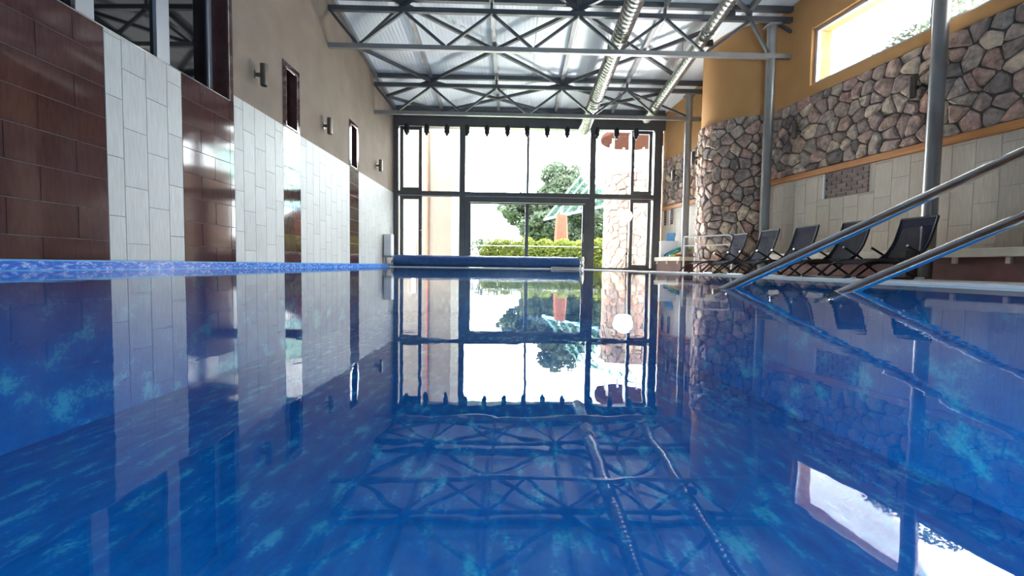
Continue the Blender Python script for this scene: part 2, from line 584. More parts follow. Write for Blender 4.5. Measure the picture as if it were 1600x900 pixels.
basin = MB()
basin.slab([(XL, BACK), (rim_x(BACK) + 0.2, BACK), (rim_x(POOL_END) + 0.2, POOL_END + 0.1), (XL, POOL_END + 0.1)], -1.7, -1.45)
basin.slab([(rim_x(BACK), BACK), (rim_x(BACK) + 0.3, BACK), (rim_x(POOL_END) + 0.3, POOL_END), (rim_x(POOL_END), POOL_END)], -1.5, -0.05)
basin.box(XL, rim_x(POOL_END) + 0.2, POOL_END, POOL_END + 0.12, -1.5, -0.05)
basin.box(XL, rim_x(BACK) + 0.2, BACK - 0.12, BACK, -1.5, 0.2)
pb = basin.build('pool_basin', M['pool_mosaic_caustics'])
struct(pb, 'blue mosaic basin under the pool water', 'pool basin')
for (lx, ly, dx, dy) in ((-2.6, BACK + 0.01, 0.1, 1), (0.4, BACK + 0.01, 0.0, 1), (2.8, BACK + 0.01, -0.1, 1)):  # lamps added unseen behind the viewer to brighten pool floor and ceiling
    ul = link('underwater_fill', None, pb)
    ul.location = (lx, ly, -0.62)
    ax = Vector((dx, dy, 0)).normalized()
    MB().lathe([(0.13, 0.0), (0.14, 0.01), (0.12, 0.03), (0.1, 0.03)], (0, 0, 0), ax, 20).build('bezel', M['chrome'], ul, smooth=30)
    MB().lathe([(0.1, 0.02), (0.06, 0.04)], (0, 0, 0), ax, 20).build('lens', M['fill_lens'], ul, smooth=30)
    ud = bpy.data.lights.new('underwater_fill_beam', 'SPOT')
    ud.energy = UW_FILL * (3.2 if dx == 0.0 else 0.7)
    ud.color = (0.75, 0.92, 1.0)
    ud.spot_size = math.radians(125)
    ud.spot_blend = 1.0
    ud.shadow_soft_size = 0.1
    uo = link('underwater_fill_beam', ud, ul)
    uo.location = ax * 0.08
    uo.rotation_euler = (ax + Vector((0, 0, -0.3))).to_track_quat('-Z', 'Y').to_euler()
wt = MB()
wt.add([(XL + 0.1, BACK, 0), (rim_x(BACK), BACK, 0), (rim_x(POOL_END), POOL_END, 0), (XL + 0.1, POOL_END, 0)], [(0, 1, 2, 3)])
water = wt.build('pool_water', M['water'])
tag(water, 'still blue swimming pool water mirroring the hall', 'water', kind='stuff')

curb = thing('trim_2', 'raised blue curb with white scroll frieze along the left wall', 'curb', (XL, 0, 0), kind='structure')
MB().box(0, 0.1, BACK, POOL_END, -0.06, 0.078).build('frieze', M['frieze'], curb)
MB().box(0, 0.1, BACK, POOL_END, -1.45, -0.06).build('underwater_face', M['pool_mosaic_caustics'], curb)
MB().box(0, 0.108, BACK, POOL_END, 0.078, 0.092).build('edge_strip', M['pale_blue'], curb)
MB().box(0, 0.106, BACK, POOL_END, -0.012, 0.006).build('edge_strip', M['pale_blue'], curb)

# ---- left wall
wall = MB()
T = 0.42


def lseg(d0, d1, z0, z1=None):
    """wall block between depths d0 and d1; z1 None means up to the roof"""
    t0, t1 = (roof(d0), roof(d1)) if z1 is None else (z1, z1)
    wall.hexa([(XL - T, d0, z0), (XL, d0, z0), (XL, d1, z0), (XL - T, d1, z0)], [(XL - T, d0, t0), (XL, d0, t0), (XL, d1, t1), (XL - T, d1, t1)])


W1 = (2.4, 6.54, 2.41, 4.35)
W2 = (8.18, 8.58, 2.56, 3.58)
W3 = (11.41, 11.83, 2.56, 3.58)
prev = BACK
for (a, b_, z0, z1) in (W1, W2, W3):
    lseg(prev, a, -0.3)
    lseg(a, b_, -0.3, z0)
    lseg(a, b_, z1)
    prev = b_
lseg(prev, 15.8, -0.3)
wl = wall.build('wall_left', M['plaster_brown'])
struct(wl, 'left wall of brown plaster above pale and maroon tile stripes', 'wall')

ZT = 2.52                                    # top of the tiling
PROUD = 0.012
GAP = 0.005
_cache = {}


def tile_mesh(w, h, material):
    """thin chamfered tile, width along y, height along z, origin at its lower near corner"""
    key = (round(w, 3), round(h, 3), material.name)
    if key not in _cache:
        c = 0.002
        mb = MB()
        mb.add([(0, 0, 0), (0, w, 0), (0, w, h), (0, 0, h), (PROUD - c, 0, 0), (PROUD - c, w, 0), (PROUD - c, w, h), (PROUD - c, 0, h),
                (PROUD, c, c), (PROUD, w - c, c), (PROUD, w - c, h - c), (PROUD, c, h - c)],
               [(0, 4, 5, 1), (1, 5, 6, 2), (2, 6, 7, 3), (3, 7, 4, 0), (4, 8, 9, 5), (5, 9, 10, 6), (6, 10, 11, 7), (7, 11, 8, 4), (8, 11, 10, 9)])
        _cache[key] = mb.mesh('tile', material)
    return _cache[key]


def tile(parent, d0, d1, z0, z1, material, x=XL):
    if d1 - d0 < 0.03 or z1 - z0 < 0.03:
        return
    o = link('tile', tile_mesh(d1 - d0 - GAP, z1 - z0 - GAP, material), parent)
    o.location = (x + 0.001, d0 + GAP / 2, z0 + GAP / 2)
    return o


backing = MB()


def light_zone(d0, d1, zt, first, z0=0.092):
    backing.box(XL, XL + 0.007, d0, d1, z0, zt)
    edges = [d0, d0 + first]
    while edges[-1] + 0.305 < d1 - 0.05:
        edges.append(edges[-1] + 0.305)
    edges.append(d1)
    for k in range(len(edges) - 1):
        off = (0.46, 0.18, 0.6, 0.3)[k % 4]
        zs = [z0] + [z for z in (z0 + off + 0.605 * i for i in range(6)) if z0 + 0.04 < z < zt - 0.03] + [zt]
        for a, b_ in zip(zs, zs[1:]):
            tile(wl, edges[k], edges[k + 1], a, b_, M['tile_light'])


def dark_zone(d0, d1, zt, z0=0.092, n=1.0, offs=(0.0,)):
    backing.box(XL, XL + 0.007, d0, d1, z0, zt)
    zs = [z0, z0 + 0.2]
    while zs[-1] + 0.305 < zt - 0.03:
        zs.append(zs[-1] + 0.305)
    zs.append(zt)
    for k, (a, b_) in enumerate(zip(zs, zs[1:])):
        ds = [d0]
        j = d0 + (0.605 if k % 2 == 0 else 0.33)
        while j < d1 - 0.06:
            ds.append(j)
            j += 0.605
        ds.append(d1)
        for p, q in zip(ds, ds[1:]):
            tile(wl, p, q, a, b_, M['tile_dark'])


dark_zone(2.7, 4.56, 2.41)
light_zone(4.56, 5.605, 2.41, 0.2)
dark_zone(5.605, 6.54, 2.41)
dark_zone(6.54, 6.64, 4.4, 0.092)
light_zone(6.64, 8.05, ZT, 0.22)
dark_zone(8.05, 8.69, ZT)
light_zone(8.69, 11.29, ZT, 0.24)
dark_zone(11.29, 11.95, ZT)
light_zone(11.95, 15.42, ZT, 0.2)
for (a, b_, z0, z1) in (W2, W3):             # maroon surrounds of the two slit windows
    for (p, q, u, v) in ((a - 0.125, a - 0.02, ZT, z1 + 0.1), (b_ + 0.02, b_ + 0.11, ZT, z1 + 0.1), (a - 0.02, b_ + 0.02, z1 + 0.02, z1 + 0.1)):
        backing.box(XL, XL + 0.007, p, q, u, v)
        tile(wl, p, q, u, v, M['tile_dark'])
bk = backing.build('grout_bed', M['grout'], wl)


def left_window(idx, o_, label, mull=()):
    a, b_, z0, z1 = o_
    w = struct(link('window_%d' % idx, None), label, 'window')
    w.location = (XL, a, z0)
    W, H = b_ - a, z1 - z0
    # maroon tiled reveals
    for nm, bx in (('reveal', (-0.3, -0.002, W - 0.012, W - 0.001, 0, H)), ('reveal', (-0.3, -0.002, 0.001, 0.012, 0, H)),
                   ('reveal', (-0.3, -0.002, 0.012, W - 0.012, H - 0.012, H - 0.001)), ('window_sill', (-0.3, -0.002, 0.012, W - 0.012, 0.001, 0.012))):
        MB().box(*bx).build(nm, M['tile_dark'], w)
    # silver edge trim
    e = 0.014
    for bx in ((0.0, 0.016, -e, W + e, -e, 0), (0.0, 0.016, -e, W + e, H, H + e), (0.0, 0.016, -e, 0, 0, H), (0.0, 0.016, W, W + e, 0, H)):
        MB().box(*bx).build('edge_trim', M['chrome'], w)
    fx0, fx1 = -0.27, -0.21
    fwid = 0.075
    for bx in ((fx0, fx1, 0.012, W - 0.012, 0.012, 0.012 + fwid), (fx0, fx1, 0.012, W - 0.012, H - 0.012 - fwid, H - 0.012)):
        MB().box(*bx).build('frame_rail', M['frame_light'], w, bevel=0.006)
    xs = [0.012 + fwid / 2] + list(mull) + [W - 0.012 - fwid / 2]
    for k, y in enumerate(xs):
        hw = fwid / 2 if k in (0, len(xs) - 1) else 0.1
        MB().box(fx0, fx1 + (0.02 if hw > 0.05 else 0), y - hw, y + hw, 0.012 + fwid, H - 0.012 - fwid).build('mullion', M['frame_light'], w, bevel=0.006)
        if k:
            y0 = xs[k - 1] + (fwid / 2 if k == 1 else 0.1)
            MB().box(-0.25, -0.235, y0, y - hw, 0.012 + fwid, H - 0.012 - fwid).build('pane', M['black_room'], w)


left_window(2, W1, 'wide three-part window high in the left wall with grey mullions', (2.19, 3.2))
left_window(3, W2, 'slit window in the left wall, nearer of the two narrow ones', ())
left_window(4, W3, 'slit window in the left wall, farther of the two narrow ones', ())

# ---- right wall: local frame, x along the wall into the depth, y away from the room
RW0 = Vector((6.7, 7.35, 0))
ex = Vector((-0.182, 1, 0)) / RK
ey = Vector((1, 0.182, 0)) / RK
RWM = Matrix(((ex.x, ey.x, 0, RW0.x), (ex.y, ey.y, 0, RW0.y), (0, 0, 1, 0), (0, 0, 0, 1)))


def s_of(d):
    return (d - 7.35) * RK


def roof_s(s):
    return roof(7.35 + s / RK)


RS0, RS1 = s_of(BACK), s_of(15.75)
RWIN = (s_of(5.2), s_of(9.74), 4.0, 5.19)
rw = MB()
rt_ = 0.5


def rseg(s0, s1, z0, z1=None):
    t0, t1 = (roof_s(s0), roof_s(s1)) if z1 is None else (z1, z1)
    rw.hexa([(s0, 0, z0), (s1, 0, z0), (s1, rt_, z0), (s0, rt_, z0)], [(s0, 0, t0), (s1, 0, t1), (s1, rt_, t1), (s0, rt_, t0)])


rseg(RS0, RWIN[0], -0.3)
rseg(RWIN[0], RWIN[1], -0.3, RWIN[2])
rseg(RWIN[0], RWIN[1], RWIN[3])
rseg(RWIN[1], RS1, -0.3)
wr = rw.build('wall_right', M['plaster_ochre'])
wr.matrix_world = RWM
struct(wr, 'right wall with ochre plaster over rubble stone and pale tiling', 'wall')


# rubble: jittered Voronoi cells, each cell one stone
def clip(poly, px, py, nx, ny):
    out = []
    n = len(poly)
    for i in range(n):
        a, b_ = poly[i], poly[(i + 1) % n]
        da = (a[0] - px) * nx + (a[1] - py) * ny
        db = (b_[0] - px) * nx + (b_[1] - py) * ny
        if da <= 0:
            out.append(a)
        if da * db < 0:
            t = da / (da - db)
            out.append((a[0] + (b_[0] - a[0]) * t, a[1] + (b_[1] - a[1]) * t))
    return out


def voronoi(u0, u1, v0, v1, du, dv, rng, skip=None):
    nu, nv = max(1, round((u1 - u0) / du)), max(1, round((v1 - v0) / dv))
    du, dv = (u1 - u0) / nu, (v1 - v0) / nv
    pts = {}
    for j in range(nv):
        for i in range(nu):
            pts[i, j] = (u0 + (i + 0.5 + 0.5 * (j % 2) - 0.25 + rng.uniform(-0.5, 0.5)) * du, v0 + (j + 0.5 + rng.uniform(-0.5, 0.5)) * dv)
    cells = []
    for (i, j), p in pts.items():
        poly = [(u0, v0), (u1, v0), (u1, v1), (u0, v1)]
        for jj in range(j - 3, j + 4):
            for ii in range(i - 3, i + 4):
                q = pts.get((ii, jj))
                if q is None or q is p:
                    continue
                poly = clip(poly, (p[0] + q[0]) / 2, (p[1] + q[1]) / 2, q[0] - p[0], q[1] - p[1])
                if len(poly) < 3:
                    break
            if len(poly) < 3:
                break
        if len(poly) >= 3:
            cells.append(poly)
    return cells


def stone_piece(poly, rng, mapf, parent, joint=0.014, height=0.05, material=None):
    cx = sum(p[0] for p in poly) / len(poly)
    cy = sum(p[1] for p in poly) / len(poly)
    r0 = sum(math.hypot(p[0] - cx, p[1] - cy) for p in poly) / len(poly)
    if r0 < 0.05:
        return
    # round the corners: cut each corner
    ring = []
    n = len(poly)
    for i in range(n):
        a, b_ = poly[i], poly[(i + 1) % n]
        for t in (0.15, 0.85):
            ring.append((a[0] + (b_[0] - a[0]) * t + rng.uniform(-0.011, 0.011), a[1] + (b_[1] - a[1]) * t + rng.uniform(-0.011, 0.011)))
    k = max(0.55, 1 - joint / r0)
    h = height * rng.uniform(0.7, 1.25)
    ca, sa = rng.uniform(-0.12, 0.12), rng.uniform(-0.12, 0.12)
    m_ = len(ring)
    vs = []
    for (sc, hh) in ((k, 0.0), (k * 0.96, h * 0.55), (k * 0.72, h)):
        for q in ring:
            dx, dy = (q[0] - cx) * sc, (q[1] - cy) * sc
            vs.append(mapf(cx + dx, cy + dy, hh + (dx * ca + dy * sa if hh else 0) + (rng.uniform(-0.006, 0.006) if hh else 0)))
    fs = [(r * m_ + i, r * m_ + (i + 1) % m_, (r + 1) * m_ + (i + 1) % m_, (r + 1) * m_ + i) for r in range(2) for i in range(m_)]
    fs.append(tuple(2 * m_ + i for i in range(m_)))
    o = MB().add(vs, fs).build('stone', material or M['stone'], parent, smooth=35)
    return o


rng = random.Random(3)
ZR0, ZR1, ZS = 2.06, 2.18, 3.77
mort = MB().box(s_of(4.2), s_of(15.6), -0.02, 0, ZR1, ZS).build('mortar_bed', M['mortar'], wr)
for poly in voronoi(s_of(4.2), s_of(15.58), ZR1 + 0.01, ZS, 0.285, 0.215, rng):
    smid = sum(p[0] for p in poly) / len(poly)
    if s_of(11.0) < smid < s_of(13.0):       # inside the round tower
        continue
    stone_piece(poly, rng, lambda u, v, h: (u, -0.018 - h, v), wr)

# pale tiling under the rail, and the brick-filled niches
NICHES = ((s_of(8.3), s_of(9.24)), (s_of(14.95), s_of(15.13)), (s_of(15.36), s_of(15.55)))
NZ0, NZ1 = 1.54, 2.03
bedr = MB().box(s_of(2.0), s_of(15.6), -0.007, 0, -0.05, ZR0).build('grout_bed', M['grout'], wr)


def rtile(s0, s1, z0, z1):
    if s1 - s0 < 0.03 or z1 - z0 < 0.03:
        return
    me = tile_mesh(s1 - s0 - GAP, z1 - z0 - GAP, M['tile_cream'])
    o = link('tile', me, wr)
    o.rotation_euler = (0, 0, -math.pi / 2)   # face turns to the room, width runs along the wall
    o.location = (s0 + GAP / 2, -0.001, z0 + GAP / 2)


def add_right_tiles():
    e = s_of(4.6)
    k = 0
    while e < s_of(15.5):
        e1 = min(e + 0.305, s_of(15.58))
        off = (0.3, 0.1, 0.5, 0.2)[k % 4]
        zs = [0.0] + [z for z in (off + 0.605 * i for i in range(5)) if 0.04 < z < ZR0 - 0.04] + [ZR0]
        dmid = 7.35 + (e + e1) / 2 / RK
        if not (11.05 < dmid < 12.95):
            for a, b_ in zip(zs, zs[1:]):
                if b_ < 0.45:
                    continue                     # behind the bench
                hit = [n for n in NICHES if n[0] < e1 and n[1] > e]
                if hit and b_ > NZ0 and a < NZ1:
                    if a < NZ0:
                        rtile(e, e1, a, NZ0)
                    if hit[0][0] > e:
                        rtile(e, hit[0][0], max(a, NZ0), b_)
                    if hit[0][1] < e1:
                        rtile(hit[0][1], e1, max(a, NZ0), b_)
                else:
                    rtile(e, e1, a, b_)
        e = e1
        k += 1


add_right_tiles()
for i, (a, b_) in enumerate(NICHES):
    big = i == 0
    lab = ('wide brick-filled niche framed by a pale edge above the loungers', 'narrow brick-filled niche under the wooden rail, nearer the steel column', 'narrow brick-filled niche under the wooden rail, next to the window corner')[i]
    nb = thing('brick_panel', lab, 'brick panel')
    nb.matrix_world = RWM @ Matrix.Translation((a, 0, NZ0))
    W, H = b_ - a, NZ1 - NZ0
    MB().box(0, W, -0.012, -0.007, 0, H).build('grout_bed', M['brick_grout'], nb)
    MB().box(W - 0.03, W, -0.05, -0.012, 0, H).build('edge_strip', M['white'], nb)
    rows = 6
    bw = 0.22 if big else 0.16
    hh = H / rows
    for r in range(rows):
        x = -bw / 2 if r % 2 else 0.0
        while x < W - 0.04:
            x0, x1 = max(0.0, x), min(W - 0.032, x + bw)
            if x1 - x0 > 0.03:
                MB().box(x0 + 0.009, x1 - 0.009, -0.03 - rng.uniform(0, 0.006), -0.012, r * hh + 0.008, (r + 1) * hh - 0.008).build('brick', M['brick'], nb)
            x += bw

railw = MB().box(s_of(3.6), s_of(10.95), -0.075, -0.001, ZR0, ZR1)
railw.box(s_of(13.05), s_of(15.58), -0.075, -0.001, ZR0, ZR1)
tr3 = railw.build('trim_3', M['wood'], bevel=0.008)
tr3.matrix_world = RWM
struct(tr3, 'orange wooden rail between rubble stone and tiling', 'trim')

# right high window
w5 = struct(link('window_5', None), 'long overexposed window high in the ochre right wall', 'window')
w5.matrix_world = RWM @ Matrix.Translation((RWIN[0], 0, RWIN[2]))
W, H = RWIN[1] - RWIN[0], RWIN[3] - RWIN[2]
for bx in ((0.002, W - 0.002, 0.08, 0.15, 0.002, 0.07), (0.002, W - 0.002, 0.08, 0.15, H - 0.07, H - 0.002)):
    MB().box(*bx).build('frame_rail', M['frame_light'], w5, bevel=0.005)
for x0 in (0.002, W / 2 - 0.035, W - 0.072):
    MB().box(x0, x0 + 0.07, 0.08, 0.15, 0.07, H - 0.07).build('frame_stile', M['frame_light'], w5, bevel=0.005)
for x0, x1 in ((0.072, W / 2 - 0.035), (W / 2 + 0.035, W - 0.072)):
    MB().box(x0, x1, 0.11, 0.118, 0.07, H - 0.07).build('pane', M['glass'], w5)

# ---- round stone tower bulging out of the right wall
TC, TR = Vector((6.12, 11.95, 0)), 1.13
tw = MB()
nseg = 40
ring0 = []
for k in range(nseg):
    a = 2 * math.pi * k / nseg
    ring0.append((TR * math.cos(a), TR * math.sin(a)))
vs = [(x, y, -0.25) for x, y in ring0] + [(x, y, roof(11.95 + y) - 0.005) for x, y in ring0]
fs = [(k, (k + 1) % nseg, nseg + (k + 1) % nseg, nseg + k) for k in range(nseg)] + [tuple(range(nseg, 2 * nseg))]
tw.add(vs, fs)
tower = tw.build('wall_tower', M['plaster_ochre'], smooth=60)
tower.location = TC
struct(tower, 'round stair tower of rubble stone with ochre plaster above', 'wall')
ms = MB()
ms.add([(x * 1.012, y * 1.012, z) for z in (-0.05, ZS - 0.02) for x, y in ring0], [(k, (k + 1) % nseg, nseg + (k + 1) % nseg, nseg + k) for k in range(nseg)])
ms.build('mortar_bed', M['mortar'], tower, smooth=60)
rng = random.Random(11)
A0, A1 = math.radians(112), math.radians(282)
R2 = TR * 1.012


def tmap(u, v, h):
    a = u / R2
    return ((R2 - 0.003 + h) * math.cos(a), (R2 - 0.003 + h) * math.sin(a), v)


for poly in voronoi(A0 * R2, A1 * R2, -0.02, ZS, 0.275, 0.215, rng):
    stone_piece(poly, rng, tmap, tower, height=0.055)

# ---- back wall behind the viewer
bw_ = MB().prism([(XL - T, -0.3), (rwall_x(BACK) + 0.5, -0.3), (rwall_x(BACK) + 0.5, roof(BACK)), (XL - T, roof(BACK))], BACK - 0.4, BACK).build('wall_back', M['plaster_brown'])
struct(bw_, 'plain brown plaster wall behind the viewer', 'wall')

# ---- roof: panels, purlins, cross beams, wind bracing
ceil = struct(link('ceiling', None), 'sloping white panelled roof with slate purlins and cross bracing', 'ceiling')
x = XL - 0.4


def roof_end(x_):                            # where a roof strip meets the outside of the end or right wall
    return min(15.85, 7.35 + (6.7 + 0.5 - x_) / 0.182)


while x < 9.2:
    a, b_ = x + 0.004, min(x + 1.0, 9.25) - 0.004
    ya, yb, y0 = roof_end(a), roof_end(b_), BACK - 0.4
    MB().hexa([(a, y0, roof(y0)), (b_, y0, roof(y0)), (b_, yb, roof(yb)), (a, ya, roof(ya))],
              [(a, y0, roof(y0) + 0.12), (b_, y0, roof(y0) + 0.12), (b_, yb, roof(yb) + 0.12), (a, ya, roof(ya) + 0.12)]).build('roof_panel', M['panel'], ceil)
    a, b_ = x, min(x + 1.0, 9.25)
    MB().hexa([(a, y0, roof(y0) + 0.121), (b_, y0, roof(y0) + 0.121), (b_, yb, roof(yb) + 0.121), (a, ya, roof(ya) + 0.121)],
              [(a, y0, roof(y0) + 0.2), (b_, y0, roof(y0) + 0.2), (b_, yb, roof(yb) + 0.2), (a, ya, roof(ya) + 0.2)]).build('roof_deck', M['frame_dark'], ceil)
    x += 1.0
NODE = [-2.455 + 1.92 * k for k in range(5)]            # top nodes of the trusses
BNODE = [-3.45 + 1.92 * k for k in range(5)]            # bottom nodes
TD = (10.08, 13.33)                                      # depth of the two trusses at the left wall


def td(i, x):
    return TD[i] + 0.022 * (x - XL)


for x in [XL + 0.06] + NODE + [7.1]:
    e = 15.4
    if x > 6:
        e = 9.0
    if x > 5 and x < 6:
        e = 10.6
    MB().bar((x, BACK, roof(BACK) - 0.07), (x, e, roof(e) - 0.07), 0.1, 0.12).build('purlin', M['steel_paint'], ceil)
for i in (0, 1):
    xe = (6.4, 5.75)[i]
    MB().bar((XL, td(i, XL), roof(TD[i]) - 0.07), (xe, td(i, xe), roof(td(i, xe)) - 0.07), 0.1, 0.11).build('cross_beam', M['truss_paint'], ceil)
MB().bar((XL, 15.38, roof(15.38) - 0.08), (5.1, 15.5, roof(15.5) - 0.08), 0.12, 0.14).build('eaves_beam', M['truss_paint'], ceil)


def brace(x0, d0, x1, d1):
    MB().bar((x0, d0, roof(d0) - 0.2), (x1, d1, roof(d1) - 0.2), 0.07, 0.08).build('wind_brace', M['truss_paint'], ceil)


for (da, db) in ((lambda x: td(0, x) - 3.25, lambda x: td(0, x)), (lambda x: td(0, x), lambda x: td(1, x)), (lambda x: td(1, x), lambda x: td(1, x) + 1.95)):
    for a, b_ in ((0, 2), (2, 4)):
        if b_ == 4 and da(0) > 9:                       # the tower stands under this bay
            brace(NODE[2], da(NODE[2]), NODE[3], (da(NODE[3]) + db(NODE[3])) / 2)
            brace(NODE[2], db(NODE[2]), NODE[3], (da(NODE[3]) + db(NODE[3])) / 2)
            brace(NODE[3], (da(NODE[3]) + db(NODE[3])) / 2, NODE[4] - 0.6, lerp(da(NODE[3]), db(NODE[3]), 0.16))
            brace(NODE[3], (da(NODE[3]) + db(NODE[3])) / 2, NODE[4] - 0.6, lerp(da(NODE[3]), db(NODE[3]), 0.84))
            continue
        brace(NODE[a], da(NODE[a]), NODE[b_], db(NODE[b_]))
        brace(NODE[a], db(NODE[a]), NODE[b_], da(NODE[b_]))
    mid = (da(XL) + db(XL)) / 2
    brace(NODE[0], da(NODE[0]), XL + 0.1, mid)
    brace(XL + 0.1, mid, NODE[0], db(NODE[0]))

# ---- two steel trusses
COLS = {'near': (6.5, 7.05), 'mid': (5.77, 10.36), 'far': (5.19, 13.58)}
for i, (xc, lab) in enumerate(((5.77, 'nearer slate steel roof truss landing on the middle column'), (5.19, 'farther slate steel roof truss just in front of the glazing'))):
    t = thing('roof_truss', lab, 'truss', (XL, TD[i], 0), group='roof trusses')
    drop = 0.105 * (TD[i] - TD[0])
    zb, zt = 4.86 - drop, 5.66 - drop
    P = lambda x, z: (x - XL, 0.022 * (x - XL), z)
    xw = (6.4, 5.75)[i]
    MB().bar(P(XL, zt), P(xw, zt), 0.09, 0.105).build('top_chord', M['truss_paint'], t)
    MB().bar(P(XL, zb), P(xw, zb), 0.09, 0.1).build('bottom_chord', M['steel_paint'], t)
    dg = lambda a, b_: MB().bar(a, b_, 0.055, 0.06, (0, 1, 0)).build('diagonal', M['truss_paint'], t)
    dg(P(XL + 0.04, zt - 0.05), P(BNODE[0] - 0.03, zb + 0.05))
    for k in range(5):
        if NODE[k] > xc - 0.2:
            continue
        dg(P(BNODE[k] + 0.03, zb + 0.05), P(NODE[k] - 0.03, zt - 0.05))
        if k < 4 and BNODE[k + 1] < xc - 0.3:
            dg(P(NODE[k] + 0.03, zt - 0.05), P(BNODE[k + 1] - 0.03, zb + 0.05))
        MB().bar(P(NODE[k], zt + 0.05), P(NODE[k], zt + 0.2), 0.06, 0.06, (1, 0, 0)).build('stub_post', M['truss_paint'], t)
    lastx = max(n for n in NODE if n < xc - 0.2)
    dg(P(lastx + 0.03, zt - 0.05), P(xc - 0.11, zb + 0.08))
    if i == 0:
        dg(P(xc + 0.05, zt - 0.06), P(xw, zb + 0.42))

labels = {'near': 'thick dark steel column at the right edge beside the nearest lounger', 'mid': 'steel column between the stone tower and the pale tiling', 'far': 'steel column between the window corner and the stone tower'}
for key, (cx, cy) in COLS.items():
    c = thing('steel_column', labels[key], 'column', (cx, cy, -0.02), group='steel columns')
    zt = (6.16, 5.6, 5.26)[list(COLS).index(key)]
    MB().lathe([(0.1, 0.03), (0.1, zt - 0.04)], n=28).build('shaft', M['steel_paint'], c, smooth=True)
    MB().box(-0.15, 0.15, -0.15, 0.15, 0, 0.03).build('base_plate', M['steel_paint'], c, bevel=0.004)
    MB().box(-0.14, 0.14, -0.14, 0.14, zt - 0.04, zt).build('cap_plate', M['steel_paint'], c, bevel=0.004)

# ---- ventilation ducts
for i, (dx, dr, d1, lab) in enumerate(((2.33, 0.185, 15.2, 'thicker spiral air duct running down the middle of the roof'), (4.18, 0.13, 14.4, 'thinner spiral air duct beside the stone tower'))):
    zc = lambda d: 5.22 - 0.105 * (d - 10.2)
    dct = thing('air_duct', lab, 'duct', (dx, 4.0, 0), group='air ducts')
    prof = []
    L_ = (d1 - 4.0) * math.sqrt(1 + 0.105 ** 2)
    s = 0.0
    while s < L_:
        prof += [(dr, s), (dr, s + 0.085), (dr * 1.03, s + 0.095), (dr * 1.03, s + 0.115)]
        s += 0.125
    MB().lathe(prof, (0, 0, zc(4.0)), (0, 1, -0.105), 20).build('pipe', M['duct'], dct, smooth=30)
    for q in ((6.9, 10.6, 13.0) if i == 0 else (7.3, 10.0, 13.6)):
        cdir = Vector((0, 1, -0.105)).normalized()
        MB().lathe([(dr * 1.05, 0), (dr * 1.12, 0.01), (dr * 1.12, 0.05), (dr * 1.05, 0.06)], (0, q - 4.0, zc(q)), cdir, 20).build('collar', M['duct'], dct, smooth=30)
    for q in (7.5, 9.0, 11.5, 14.0):
        MB().bar((0, q - 4.0, zc(q) + dr), (0, q - 4.0, roof(q)), 0.015, 0.015, (1, 0, 0)).build('hanger', M['steel_paint'], dct)
    if i == 1:
        for q in (9.55, 10.55):
            nz = MB().lathe([(0.05, 0.08), (0.055, 0.2), (0.075, 0.24), (0.075, 0.32), (0.05, 0.33)], (0, q - 4.0, zc(q)), (0.9, -0.2, 0.15), 14).build('air_nozzle', M['black'], dct, smooth=30)

# ---- glazed end wall
FM = Matrix.Translation((0, 15.532, 0)) @ Matrix.Rotation(math.atan(0.02), 4, 'Z')
wf = MB().prism([(XL - T, 4.79), (5.3, 4.79), (5.3, roof(15.6)), (XL - T, roof(15.6))], 0.0, 0.3).build('wall_far', M['frame_dark'])
wf.matrix_world = FM
struct(wf, 'dark lintel band above the glazed end wall', 'wall')


def fbar(o, name, x0, x1, z0, z1, y0=0.02, y1=0.14, m_='frame_dark', bev=0.006):
    return MB().box(x0, x1, y0, y1, z0, z1).build(name, M[m_], o, bevel=bev)


w1 = struct(link('window_1', None), 'tall dark-framed glazing of the end wall facing the garden', 'window')
w1.matrix_world = FM
ZB, ZM0, ZM1, ZH = -0.02, 2.43, 2.605, 4.79
MUL = ((-4.1, -3.94), (-1.85, -1.655), (2.62, 2.82), (4.84, 5.12))
for k, (a, b_) in enumerate(MUL):
    fbar(w1, 'mullion', a, b_, ZB, ZH, 0.0, 0.16)
for (a, b_) in ((-3.94, -1.85), (-1.655, 2.62), (2.82, 4.84)):
    fbar(w1, 'transom', a, b_, ZM0, ZM1, 0.0, 0.16)
    MB().box(a, b_, -0.012, 0.0, ZM0 + 0.012, ZM0 + 0.03).build('drip_strip', M['frame_light'], w1)
fbar(w1, 'mullion', 0.445, 0.53, ZM1, ZH, 0.03, 0.1)
for (a, b_) in ((-3.94, -1.85), (2.82, 4.84)):
    fbar(w1, 'bottom_rail', a, b_, ZB, 0.07, 0.0, 0.16)


def casement(a, b_, z0, z1, hx=None):
    t = 0.11
    s = link('casement', None, w1)
    s.location = (a, -0.015, z0)
    W, H = b_ - a, z1 - z0
    for nm, bx in (('stile', (0, t, 0, H)), ('stile', (W - t, W, 0, H)), ('rail', (t, W - t, 0, t)), ('rail', (t, W - t, H - t, H))):
        MB().box(bx[0], bx[1], 0, 0.09, bx[2], bx[3]).build(nm, M['frame_dark'], s, bevel=0.006)
    MB().box(t, W - t, 0.04, 0.05, t, H - t).build('pane', M['glass'], s)
    if hx is not None:
        MB().bar((hx, -0.02, H * 0.5), (hx + 0.1, -0.03, H * 0.5 + 0.03), 0.02, 0.02).build('handle', M['chrome'], s)


